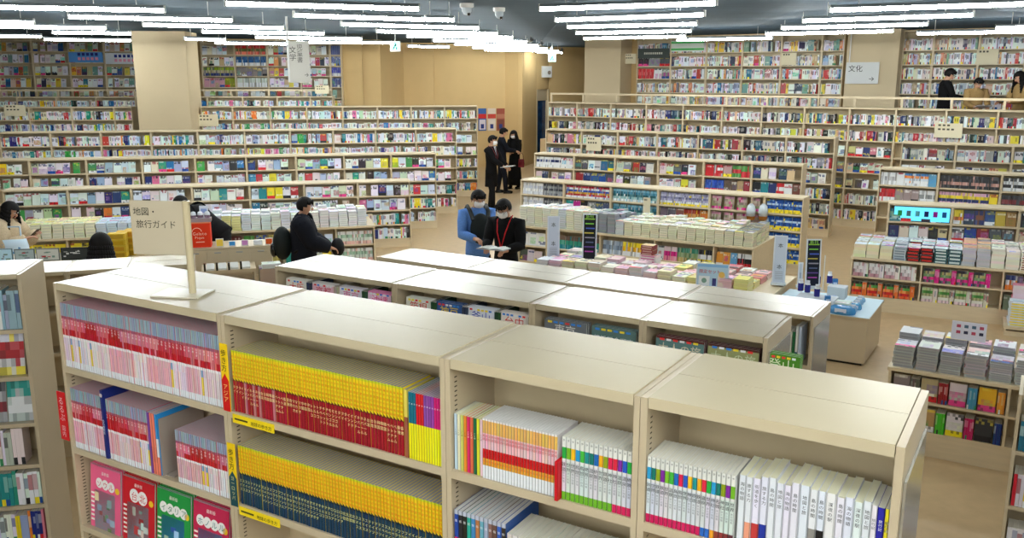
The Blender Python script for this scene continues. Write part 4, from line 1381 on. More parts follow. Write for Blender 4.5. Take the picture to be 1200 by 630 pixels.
# low table nearest on the right
LT3 = Line(at(1042, 429, .73), at(1184, 451, .73))
LT3 = Line(LT3.A, LT3.p(LT3.L * 2.0))
table('display_table', LT3, 0, LT3.L, 0, .62, .73, [.47], 'low display table with magazine stacks at the right edge of the view', None, [LT3.L / 2], plinth=.21)
x = .02
ci = 0
while x < LT3.L - .2:
    ci += 1
    for rI in range(2):
        n = rnd.randint(7, 10)
        hh = rnd.uniform(.15, .21) + .02 * rI
        c = [(.86, .86, .86), (.80, .82, .84), (.93, .55, .40) if (ci == 3 and rI) else (.82, .80, .78), (.88, .88, .87), (.92, .72, .72), (.88, .86, .88), (.90, .88, .86), (.80, .86, .86)][ci % 8]
        stack(LT3, x, .03 + .27 * rI, .73, .155, .22, [hh / n] * n, c, (.66, .66, .66), f'{nth(ci)} stack from the left, {["front", "rear"][rI]} row, nearest low table', edge2=(.60, .60, .61))
    x += .178
for lv, z in enumerate((.47, .21)):
    x = .04
    i = 0
    cs = [[(.55, .5, .5), (.35, .34, .33), (.72, .66, .5), (.62, .1, .14), (.85, .8, .82), (.25, .55, .68), (.92, .72, .15), (.9, .6, .2)], [(.1, .2, .45), (.08, .12, .3), (.72, .58, .38), (.3, .75, .2), (.88, .85, .88), (.75, .1, .35), (.2, .2, .22)]][lv]
    while x + .12 < LT3.L - .03:
        c = cs[i % len(cs)]
        i += 1
        if i % 2:
            if not (LT3.L / 2 - .14 < x < LT3.L / 2 + .02):
                rec('cover', LT3, x, .03, z + .002, .125, .03, .19, c, (f'{["upper", "lower"][lv]} shelf under the nearest low table', i), lean=.08)
            x += .135
        else:
            for q in range(5):
                if not (LT3.L / 2 - .03 < x < LT3.L / 2 + .02):
                    rec('spine', LT3, x, .02, z + .001, .0125, .13, .18, J(c, .04), (f'{["upper", "lower"][lv]} shelf under the nearest low table', i * 10 + q - 9))
                x += .0135
            x += .01
# card on a stick on the low table
p = at(1132, 411, .73 + .2)
q = LT3.p(*loc(LT3, p), .73 + .19)
t = thing('card_stand', q, LT3.ang, 'white placard with small pictures on a thin stick over the nearest low table', 'sign')
mb = MB(); mb.tube([(0, 0, 0), (.01, 0, .16)], .004, 6, (.3, .28, .28)); mb.build('stick', M_MATTE, t)
mb = MB(); mb.box(-.12, .13, -.008, 0, .10, .25, (.86, .86, .92)); mb.build('placard', M_MATTE, t)
mb = MB()
for i in range(4):
    for j in range(2):
        mb.poly([(-.085 + i * .055, -.009, .15 + j * .05), (-.055 + i * .055, -.009, .15 + j * .05), (-.055 + i * .055, -.009, .175 + j * .05), (-.085 + i * .055, -.009, .175 + j * .05)], rnd.choice([(.2, .2, .3), (.7, .3, .4), (.3, .4, .5)]))
mb.build('printed_pictures', M_MATTE, t)
# plinth with a white and yellow pile right of it
p = at(1176, 393, 0)
LT4 = Line(p, p + LT2.u * 1.2)
table('display_table', LT4, 0, 1.2, 0, .50, .12, [], 'very low platform with white and yellow piles at the right edge', None, [], plinth=.06)
for i in range(5):
    stack(LT4, .03 + .22 * i, .05, .12, .2, .26, [.032] * 9, (.85, .88, .90), (.82, .84, .86), f'{nth(i + 1)} front pile, very low platform', edge2=(.93, .84, .2) if i < 2 else None)
    stack(LT4, .06 + .22 * i, .32, .12, .2, .17, [.05] * 9, (.92, .60, .66) if i == 0 else (.4, .35, .4), (.88, .80, .84), f'{nth(i + 1)} rear pile, very low platform')
# near bookcase cut by the right edge
pr = at(1194, 462, 1.22)
LQ = Line(pr, pr + LF1.u * 1.0)
bookcase(LQ, 0, .9, 1.22, .42, [.86, .50, .16], 'near bookcase cut off by the right edge of the view', None, din=.25, posts=.02, twopart=True)
for li, z in enumerate((.86, .5, .16)):
    if li == 1:
        x = .03
        for i in range(40):
            rec('spine', LQ, x, .012, z, .019, .15, .21, (.80, .12, .2) if i < 1 else (.85, .82, .86) if i < 3 else (.90, .78, .12), (f'{nth(li + 1)} shelf, near bookcase at the right edge', i + 1)); x += .0205
    else:
        fill(LQ, .02, .88, z, .33, 'spine', 'R', f'{nth(li + 1)} shelf, near bookcase at the right edge')

# left stack table
LT5, _y5 = mkrow((20, 281.8), (439, 264), .72)
bays = [LT5.hit(x, 281.8 - (x - 20) * .0425)[0] for x in (78, 140, 205, 268, 331, 393.5)]
table('display_table', LT5, 0, LT5.L, 0, 1.0, .72, [.42], 'long display table piled with white paperbacks before the left lowest row', None, bays)
x = .03
ci = 0
while x < LT5.L - .14:
    ci += 1
    f = 20 + 419 * x / LT5.L
    for rI in range(3):
        if f < 100:
            c, e, n, hh = (.93, .90, .62), (.90, .90, .80), 5, .22
        elif f < 150:
            c, e, n, hh = (.75, .82, .90), (.80, .86, .90), 6, .20
        else:
            c, e, n, hh = J((.90, .91, .91)), J((.86, .88, .88), .03), rnd.randint(6, 8), rnd.uniform(.22, .28)
            if rnd.random() < .1:
                e = (.90, .88, .62)
        stack(LT5, x, .03 + .23 * rI, .72, .135, .19, [hh / n] * n, c, e, f'{nth(ci)} stack from the left, {nth(rI + 1)} row, left display table', edge2=tint(e, .93))
    x += .150
edges = [0] + bays + [LT5.L]
for k, (a, c) in enumerate(zip(edges, edges[1:])):
    ser = {0: [S(YL)] * 4, 1: [S((.93, .85, .15))] * 4, 4: [S((.35, .1, .1)), S((.8, .85, .75), GN), S((.15, .3, .65)), S((.1, .25, .6), (.8, .75, .4))], 6: [S((.82, .86, .80), WHITE, (.6, .75, .65), (.8, .85, .8), (.9, .7, .65))] * 4}.get(k)
    fill(LT5, a + .02, c - .02, .42, .27, 'cover', 'L', f'upper shelf, {nth(k + 1)} bay under the left display table', series=ser)
    fill(LT5, a + .02, c - .02, .14, .26, 'cover', 'L', f'lower shelf, {nth(k + 1)} bay under the left display table', series=ser)

# island table in the middle, in front of the right table
LI = LR1.back(-4.15)
sI0, _ = loc(LI, at(612, 318, .6)); sI1, _ = loc(LI, at(905, 345, .6))
table('display_table', LI, sI0, sI1, 0, 1.3, .60, [], 'low island table of new books in the middle of the shop', None, [])
nI = int((sI1 - sI0 - .1) / .19)
for i in range(nI):
    for rI in range(4):
        f = i / nI
        if rI == 3 and (.12 < f < .56):
            continue
        c = rnd.choice([(.86, .62, .74), (.92, .90, .72), (.90, .90, .86), (.75, .72, .70)]) if f < .55 else rnd.choice([(.90, .88, .86), (.80, .15, .18), (.92, .62, .66), (.90, .82, .20)])
        if rI == 0:
            c = [(.84, .84, .86), (.88, .60, .74), (.90, .84, .60), (.92, .90, .70), (.80, .72, .58), (.90, .88, .80), (.85, .60, .65)][i % 7] if f < .7 else [(.80, .14, .18), (.90, .60, .66), (.92, .84, .20)][i % 3]
        n = rnd.randint(5, 8)
        h_ = .05 + .06 * (rI == 0) + rnd.uniform(0, .06)
        n = max(2, round(h_ / .024))
        c = mixc(c, (.90, .89, .84), .35)
        stack(LI, sI0 + .05 + .19 * i, .04 + .29 * rI, .60, .165, .235, [h_ / n] * n, c, mixc(c, WHITE, .35), f'{nth(i + 1)} stack from the left, {nth(rI + 1)} row, island table')


sT, bT = loc(LI, at(735, 316, .60))
bT = max(.95, min(bT, 1.1))
stack(LI, sT, bT, .60, .24, .17, [.035] * 4, (.92, .90, .90), (.88, .84, .86), 'white and pink tower at the rear of the island table', edge2=(.80, .45, .62))
stack(LI, sT + .02, bT, .741, .17, .16, [.032] * 4, (.85, .78, .55), (.55, .25, .25), 'brown-red block on the tower of the island table', edge2=(.78, .62, .58))


def standee(p, ang, w, h, col, label, paint, lean=.08, cat='sign', back=(.85, .88, .92)):
    t = thing('display_sign', p, ang, label, cat)
    t.rotation_euler.x = -lean
    mb = MB(); mb.box(0, w, 0, .012, .02, h, back); mb.build('panel', M_MATTE, t)
    mb = MB(); mb.box(.015, w - .015, -.003, 0, .035, h - .015, col); paint(mb, w, h); mb.build('face_print', M_MATTE, t)
    mb = MB(); mb.box(-.01, w + .01, -.04, .12, 0, .02, (.85, .88, .90)); mb.build('foot', M_GLOSS, t)
    return t


LU = None


def onT(L, x, y, z):
    s, b = loc(L, at(x, y, z))
    if L is LU:
        s, b = min(max(s, .05), LU.L - .08), min(max(b, .06), .84)
    return L.p(s, b, z)


def p_white(mb, w, h):
    for zc in (.76, .33):
        mb.text('本', Matrix.Translation((w * .3, -.006, h * zc)) @ RX, w * .4, (.25, .27, .3))
    for k in range(5):
        fr(mb, w * .2, w * .8, h * (.12 + .035 * k), h * (.13 + .035 * k), (.6, .62, .66), -.005)


def p_black(mb, w, h):
    for k, c in enumerate(((.55, .75, .25), (.5, .8, .3), (.3, .4, .8), (.75, .70, .3), (.6, .6, .65), (.35, .4, .55), (.4, .3, .6), (.7, .3, .7))):
        fr(mb, w * (.12 + .05 * (k % 3)), w * (.85 - .07 * (k % 2)), h * (.88 - .095 * k), h * (.905 - .095 * k), c, -.005)
    mb.text('新刊', Matrix.Translation((w * .2, -.006, h * .91)) @ RX, w * .28, (.6, .85, .35))


ZT = .62
base = onT(LI, 641, 304, .62)
standee(base, LI.ang + .45, .17, .60, (.78, .82, .88), 'tall pale blue-white sign board on the island table, left of the black one', p_white)
base = onT(LI, 682, 307, .62)
standee(base, LI.ang + .35, .19, .66, (.10, .11, .14), 'tall black sign board with coloured lines on the island table', p_black)
base = onT(LI, 904, 333, .62)
standee(base, LI.ang + .2, .155, .60, (.78, .82, .88), 'tall pale sign board at the right end of the island table', p_white)
base = onT(LI, 862, 345, .60)
# blue promotional sign
def p_pop(mb, w, h):
    fr(mb, .015, w - .015, h * .86, h * .97, (.55, .75, .92), -.004)
    mb.text('限定セット', Matrix.Translation((w * .08, -.006, h * .62)) @ RX, h * .17, (.80, .10, .15))
    fr(mb, w * .08, w * .42, h * .12, h * .5, (.92, .95, .97), -.005)
    fdisc(mb, w * .25, h * .32, h * .1, (.5, .65, .6), -.006)
    fr(mb, w * .5, w * .62, h * .12, h * .42, (.25, .25, .50), -.005); fr(mb, w * .66, w * .9, h * .10, h * .55, (.92, .85, .80), -.005); fdisc(mb, w * .78, h * .58, h * .12, (.95, .78, .4), -.006)


base = onT(LI, 815, 337, .62)
standee(base, LI.ang + .25, .38, .30, (.72, .85, .94), 'pale blue promotional sign with red writing on the island table', p_pop, lean=.12)

# blue promotion table
pr_ = at(1012, 429.7, 0)
LU = Line(pr_ - LR1.u * 1.05, pr_)
t = thing('promotion_table', LU.A, LU.ang, 'beige box table with a pale blue cloth top at the end of the third row', 'display table')
mb = MB(); mb.box(0, LU.L, 0, .92, .03, .53); mb.build('cabinet', M_SHELF, t)
mb = MB(); mb.box(.03, LU.L - .03, .03, .89, 0, .03); mb.build('plinth', M_BLACK, t)
mb = MB(); mb.box(-.02, LU.L + .02, -.02, .94, .53, .545); mb.build('table_top', M_SHELF, t)
mb = MB(); mb.box(-.015, LU.L + .015, -.015, .935, .545, .550, (.82, .90, .94)); mb.build('cloth_top', M_MATTE, t)
ZU = .551


def bottle(x, y, z, label):
    p = onT(LU, x, y, z)
    t = thing('bottle', p, 0, label, 'bottle', 'white bottles with blue labels')
    mb = MB(); mb.lathe([(.030, 0), (.032, .01), (.032, .10), (.022, .12)], 14, [(.88, .9, .92), (.12, .14, .50), (.88, .9, .92)]); mb.build('body', M_GLOSS, t, True)
    mb = MB(); mb.lathe([(.022, .12), (.022, .145)], 12, (.90, .91, .93)); mb.build('cap', M_GLOSS, t)


for i, (x, y, nm) in enumerate(((938, 333, 'leftmost of three before the black board'), (946, 335, 'middle of three before the black board'), (957, 340, 'third before the black board'), (958, 325, 'half hidden behind the black board'), (972, 324, 'farthest right, on its own'))):
    bottle(x, y + 8, ZU + .12 if i < 3 else ZU + .14, f'white bottle with a dark blue label, {nm}')
b0 = onT(LU, 928, 362, ZU)
t = thing('box', b0, LU.ang, 'grey-white box with a navy front label under the bottles on the promotion table', 'box')
mb = MB(); mb.box(0, .42, 0, .26, 0, .118, (.78, .80, .82)); mb.build('body', M_MATTE, t)
mb = MB(); mb.box(.02, .19, -.004, 0, .0, .115, (.12, .13, .40)); mb.text('プロテイン', Matrix.Translation((.03, -.006, .06)) @ RX, .026, (.85, .88, .95)); mb.build('label_plate', M_MATTE, t)
b0 = onT(LU, 962, 335, ZU)
t = thing('box', LU.p(LU.L * .45, .70, ZU), LU.ang, 'low white box behind, under the farther bottles', 'box')
mb = MB(); mb.box(0, .2, 0, .16, 0, .138, (.80, .83, .84)); mb.build('body', M_MATTE, t)
mb = MB(); mb.box(-.002, .202, -.002, .162, .128, .1385, (.86, .88, .9)); mb.build('lid', M_MATTE, t)
base = onT(LU, 943, 338, ZU + .12)
standee(base, LU.ang + .5, .17, .58, (.10, .12, .18), 'tall black sign board behind the white bottles', p_black)
base = onT(LU, 934, 337, ZU + .12)
standee(base, LU.ang + .3, .055, .30, (.75, .80, .85), 'narrow pale sign board beside the black one on the promotion table', lambda mb, w, h: fr(mb, .02, w - .02, h * .3, h * .6, (.6, .66, .75), -.004))
# blue bags and white blocks
for i, (x, y, w_, d_, h_, c, lab) in enumerate(((985, 362, .30, .18, .09, (.25, .55, .78), 'large blue bag lying on the promotion table'), (975, 352, .16, .12, .12, (.62, .72, .88), 'pale bag with a purple print behind the large blue one'), (1002, 356, .14, .12, .07, (.35, .62, .80), 'small blue bag at the right on the promotion table'))):
    p = onT(LU, x, y + 6, ZU)
    t = thing('bag', p, LU.ang + .1 * i, lab, 'bag')
    mb = MB()
    pr = [(.0, 0), (.95, .02), (1, .3), (.92, .7), (.6, .95), (.2, 1.0)]
    mb.lathe([(.5 * r * w_ if k else .46 * w_, z_ * h_) for k, (r, z_) in enumerate(pr)], 14, c, sx=1, sy=d_ / w_)
    mb.build('pouch', M_GLOSS, t, True)
    mb = MB(); mb.box(-w_ * .2, w_ * .2, -d_ * .48, -d_ * .44, h_ * .3, h_ * .75, (.85, .88, .95) if i != 1 else (.35, .3, .65)); mb.build('label_patch', M_MATTE, t)
p = onT(LU, 966, 327, ZU)
for i, (x, y, h_, lab) in enumerate(((962, 368, .17, 'blue upright pack left of the blue bags'), (981, 340, .20, 'blue upright pack standing behind the blue bags'))):
    t = thing('carton', onT(LU, x, y, ZU), LU.ang + .4, lab, 'carton')
    mb = MB(); mb.box(0, .06, 0, .04, 0, h_, (.20, .48, .75)); mb.build('body', M_GLOSS, t)
    mb = MB(); mb.box(.008, .052, -.002, 0, h_ * .3, h_ * .8, (.75, .85, .95)); mb.build('label_patch', M_MATTE, t)
for i in range(4):
    stack(LU, LU.L - .50 + .02 * i, .04 + .02 * i, ZU + .026 * i, .22, .16, [.026], (.88, .90, .90), (.86, .88, .84), f'white book pile at the front of the promotion table, layer {nth(i + 1)}')
for i in range(6):
    t = thing('pouch', LU.p(LU.L - .20, .10 + .12 * i, ZU), LU.ang + .3, f'small blue and white pouch, {nth(i + 1)} from the front on the promotion table edge', 'pouch', 'pouches on the promotion table')
    mb = MB(); mb.lathe([(.05, 0), (.055, .02), (.04, .05), (.01, .06)], 12, (.55, .72, .85)); mb.build('body', M_GLOSS, t, True)
    mb = MB(); mb.box(-.03, .03, -.02, .02, .055, .07, (.85, .87, .9)); mb.build('top_seal', M_GLOSS, t)
t = thing('sample_rod', onT(LU, 964, 341, ZU + .13), 0, 'thin clear rod standing on the promotion table in the aisle view', 'rod')
mb = MB(); mb.tube([(0, 0, 0), (0, 0, .42)], .006, 8, (.88, .9, .9)); mb.build('rod', M_GLOSS, t)
mb = MB(); mb.lathe([(.03, 0), (.03, .01)], 12, (.85, .86, .86)); mb.build('foot', M_GLOSS, t)

# screen set into the right block's front bookcase
s, z = LP1.hit(1047.5, 241.5, .03); s2, z2 = LP1.hit(1113, 262.5, .03)
t = thing('screen', LP1.p(s, .03, z2), LP1.ang, 'wide bright cyan screen set into the right block front bookcase', 'screen')
w_, h_ = s2 - s, LP1.hit(1047.5, 258.5, .03)[1]
zA_ = LP1.hit(1080, 244, .03)[1]; zB_ = LP1.hit(1080, 261, .03)[1]
zB_ = .958
zA_ = 1.188
t.location.z = zB_
hS = zA_ - zB_
mb = MB(); mb.box(0, w_, .0, .04, 0, hS); mb.build('case', M_BLACK, t)
mb = MB(); mb.box(.012, w_ - .012, -.003, 0, .012, hS - .012); mb.build('lit_panel', M_SCREEN, t)
mb = MB()
for i, c in enumerate(((.15, .6, .3), (.3, .45, .5), (.35, .7, .75), (.06, .12, .35), (.6, .1, .55), (.1, .35, .6))):
    xx = w_ * (.08 + .155 * i)
    mb = MB(); mb.box(xx, xx + w_ * .075, -.005, -.0035, hS * .35, hS * .7, c)
    mb.build('screen_icon', M_MATTE, t)

# clear hanging ornaments before the right lowest row
for i, x in enumerate((881, 895.5)):
    s, z = LR1.hit(x, 231, -.06)
    t = thing('hanging_lantern', LR1.p(s, -.06, z), LR1.ang, ['clear hanging jar with amber base before the pink covers, the left one', 'clear hanging jar with amber base beside the blue covers'][i], 'ornament')
    mb = MB(); mb.tube([(0, 0, 0), (0, 0, -.10)], .012, 8, (.82, .74, .6)); mb.build('hanger', M_MATTE, t)
    mb = MB(); mb.lathe([(.02, -.10), (.06, -.14), (.075, -.20), (.07, -.30)], 14, (.82, .86, .88)); mb.build('jar', M_GLOSS, t, True)
    mb = MB(); mb.lathe([(.07, -.30), (.06, -.36), (.02, -.37)], 14, (.85, .55, .25)); mb.build('amber_base', M_GLOSS, t, True)
    mb = MB(); mb.box(-.07, .07, .055, .06, -.005, .02, (.8, .74, .6)); mb.build('clip', M_MATTE, t)

# counter with the orange box, trays in front of it (left middle)
LC, _ = mkrow((216, 291.5), (318, 287), .80)
t = thing('counter', LC.A, LC.ang, 'beige counter of drawers carrying the orange box', 'counter')
mb = MB(); mb.box(0, LC.L, 0, .5, .06, .775); mb.build('carcass', M_SHELF, t)
mb = MB(); mb.box(-.01, LC.L + .01, -.015, .5, .775, .80); mb.build('counter_top', M_SHELF, t)
mb = MB(); mb.box(.02, LC.L - .02, .03, .5, 0, .06); mb.build('plinth', M_BACK, t)
for i in range(4):
    w4 = LC.L / 4
    mb = MB(); mb.box(i * w4 + .004, (i + 1) * w4 - .004, -.012, 0, .40, .765); dr_ = mb.build('drawer', M_SHELF, t)
    mb = MB(); mb.box(i * w4 + w4 * .35, i * w4 + w4 * .65, -.026, -.012, .72, .735); mb.build('handle', M_STEEL, dr_)
    mb = MB(); mb.box(i * w4 + .004, (i + 1) * w4 - .004, -.012, 0, .08, .392); mb.build('door', M_SHELF, t)


def onC(x, y, b):
    s, _ = LC.hit(x, y, b)
    return s


t = thing('carton', LC.p(onC(222, 280, .05), .05, .801), LC.ang, 'bright orange box with a white line drawing on the counter', 'box')
bw = onC(247, 280, .05) - onC(222, 280, .05)
mb = MB(); mb.box(0, bw, 0, .22, 0, .33, (.86, .20, .05)); mb.build('body', M_MATTE, t)
mb = MB(); mb.box(-.002, bw + .002, -.002, .222, .33, .345, (.88, .50, .34)); mb.build('lid', M_MATTE, t)
mb = MB()
mb.tube([(bw * .3 + .06 * math.cos(a) + .02, -.004, .22 + .05 * math.sin(a)) for a in [PI * k / 8 for k in range(9)]], .004, 4, (.95, .75, .65))
mb.text('Gelato', Matrix.Translation((bw * .16, -.003, .17)) @ RX, .06, (.95, .78, .68)); mb.text('Pique', Matrix.Translation((bw * .26, -.003, .12)) @ RX, .05, (.95, .78, .68))
mb.box(bw * .3, bw * .7, -.003, -.002, .07, .08, (.95, .78, .68))
mb.build('line_drawing', M_MATTE, t)
t = thing('jar_tray', LC.p(onC(222, 262, .06), .06, 1.147), LC.ang, 'clear lidded tray of small jars on top of the orange box', 'tray')
mb = MB(); mb.box(0, .28, 0, .16, 0, .05, (.62, .55, .58)); mb.build('tray', M_GLOSS, t)
for i in range(3):
    mb = MB(); mb.lathe([(.035, .05), (.04, .09), (.03, .13), (.01, .14)], 12, [(.45, .35, .42), (.8, .82, .85), (.85, .87, .9)], o=(.05 + .09 * i, .07, 0)); mb.build('jar', M_GLOSS, t, True)
for i, (x, c, w_, h_, lab) in enumerate(((253, (.93, .80, .30), .10, .11, 'yellow card stand right of the orange box'), (268, (.25, .58, .85), .09, .07, 'blue note pad on the counter'), (283, (.80, .55, .80), .09, .08, 'lilac note pad on the counter'), (297, (.88, .89, .92), .12, .07, 'white leaflet holder on the counter'), (311, (.85, .35, .12), .10, .09, 'orange card at the right end of the counter'))):
    t = thing('card_holder', LC.p(onC(x, 286, .03), .03, .801), LC.ang, lab, 'card holder')
    mb = MB(); mb.box(0, w_, 0, .04, 0, h_, (.86, .86, .84)); mb.build('holder', M_GLOSS, t)
    mb = MB(); mb.box(.008, w_ - .008, -.003, 0, .012, h_ * .95, c); mb.build('card', M_MATTE, t)
# low rack with white trays
LK, _ = mkrow((236, 316.5), (300, 312.5), .62)
t = thing('tray_rack', LK.A, LK.ang, 'low rack of white trays with black clips before the counter', 'rack')
mb = MB(); mb.box(0, LK.L, 0, .45, .56, .60); mb.build('rack_top', M_SHELF, t)
for x in (0, LK.L - .03):
    mb = MB(); mb.box(x, x + .03, 0, .45, 0, .56); mb.build('side_panel', M_SHELF, t)
for i in range(4):
    x0 = .04 + i * (LK.L - .08) / 4
    mb = MB(); mb.box(x0 + .02, x0 + LK.L / 4 - .05, .02, .40, .601, .625, (.85, .86, .85)); o = mb.build('tray', M_GLOSS, t)
    mb = MB(); mb.box(x0 - .01, x0 + .015, -.005, .05, .601, .70, (.06, .06, .07)); mb.build('clip', M_GLOSS, t)
stack(LK, LK.L + .05, .0, .0, .3, .3, [.3, .28], (.6, .55, .5), (.62, .56, .48), 'brown carton on the floor by the tray rack')
for i in range(5):
    stack(LK, LK.L + .08, .02, .58 + .012 * i, .24, .18, [.012], (.75, .82, .80), (.85, .85, .84), f'magazine pile at the right of the tray rack, layer {nth(i + 1)}')

# boards, maps and yellow boxes behind the low left bookcase
LV_, _ = mkrow((-20, 309), (165, 303), 1.22)
bookcase(LV_, 0, LV_.L, 1.22, .5, [.86, .5, .16], 'low bookcase carrying framed boards and yellow boxes at the left', None, din=.3, posts=.02)
for i, (x0, x1, h_, c, lab) in enumerate(((-14, 15, .14, (.72, .86, .92), 'pale blue framed board at the left edge on the low bookcase'), (17, 41, .13, (.66, .72, .72), 'grey-blue framed map on the low bookcase'), (42.5, 70, .13, (.80, .80, .76), 'cream framed map with a red dot on the low bookcase'), (71.5, 104, .13, (.22, .23, .22), 'black framed board with white drawings on the low bookcase'))):
    s0, _ = LV_.hit(x0, 300, .05); s1, _ = LV_.hit(x1, 300, .05)
    t = thing('framed_board', LV_.p(s0, .05, 1.221), LV_.ang, lab, 'framed board')
    mb = MB(); mb.box(0, s1 - s0, 0, .02, 0, h_, tint(c, .6)); mb.build('frame', M_MATTE, t)
    mb = MB(); mb.box(.01, s1 - s0 - .01, -.003, 0, .01, h_ - .01, c)
    for k in range(8):
        xa = rnd.uniform(.02, s1 - s0 - .06); za = rnd.uniform(.02, h_ - .04)
        fr(mb, xa, xa + rnd.uniform(.01, .05), za, za + rnd.uniform(.004, .02), (.8, .8, .78) if i == 3 else rnd.choice([(.45, .55, .5), (.5, .5, .55), (.7, .2, .2)]), -.004 - k * .0001)
    mb.build('print', M_MATTE, t)
for i in range(3):
    for j in range(4):
        s0, _ = LV_.hit(131 + 7 * i, 300, .12)
        t = thing('carton', LV_.p(s0 - .02 + .15 * 0, .08 + .12 * i, 1.221 + .065 * j), LV_.ang, f'flat yellow carton, {nth(j + 1)} from the bottom of the {nth(i + 1)} pile on the low left bookcase', 'box', 'yellow cartons')
        mb = MB(); mb.box(0, .18, 0, .11, 0, .062, J((.86, .70, .18), .03)); mb.build('body', M_MATTE, t)
        mb = MB(); mb.box(.02, .16, -.002, 0, .01, .05, J((.75, .58, .12))); mb.build('label_patch', M_MATTE, t)
# ------------------------------------------------------------------ people
def skin_mesh(name, V, E, mats, parent, sub=1, fmat=None):
    me = bpy.data.meshes.new(name)
    me.from_pydata([tuple(v[0]) for v in V], E, [])
    o = bpy.data.objects.new(name, me)
    C.objects.link(o)
    m = o.modifiers.new('skin', 'SKIN'); m.use_smooth_shade = True
    for i, v in enumerate(V):
        r = v[1]
        me.skin_vertices[0].data[i].radius = (r, r) if not isinstance(r, tuple) else r
        me.skin_vertices[0].data[i].use_root = i == 0
    s = o.modifiers.new('sub', 'SUBSURF'); s.levels = s.render_levels = sub
    dg = bpy.context.evaluated_depsgraph_get()
    nm = bpy.data.meshes.new_from_object(o.evaluated_get(dg))
    bpy.data.objects.remove(o); bpy.data.meshes.remove(me)
    nm.materials.clear()
    for x in mats:
        nm.materials.append(x)
    q = bpy.data.objects.new(name, nm)
    C.objects.link(q)
    q.parent = parent
    return q


def ell(mb, c, rad, la0, la1, lo0, lo1, nla=8, nlo=16, col=(1, 1, 1), keep=None, R=None):
    """part of an ellipsoid; longitude 0 looks along +y (the face), latitude from -90 to 90"""
    def P(a, o):
        a, o = math.radians(a), math.radians(o)
        v = Vector((math.sin(o) * math.cos(a) * rad[0], math.cos(o) * math.cos(a) * rad[1], math.sin(a) * rad[2]))
        return (R @ v if R else v) + Vector(c)
    for i in range(nla):
        for j in range(nlo):
            a0, a1 = la0 + (la1 - la0) * i / nla, la0 + (la1 - la0) * (i + 1) / nla
            o0, o1 = lo0 + (lo1 - lo0) * j / nlo, lo0 + (lo1 - lo0) * (j + 1) / nlo
            if keep and not keep((a0 + a1) / 2, (o0 + o1) / 2):
                continue
            mb.poly([P(a0, o0), P(a0, o1), P(a1, o1), P(a1, o0)], col)


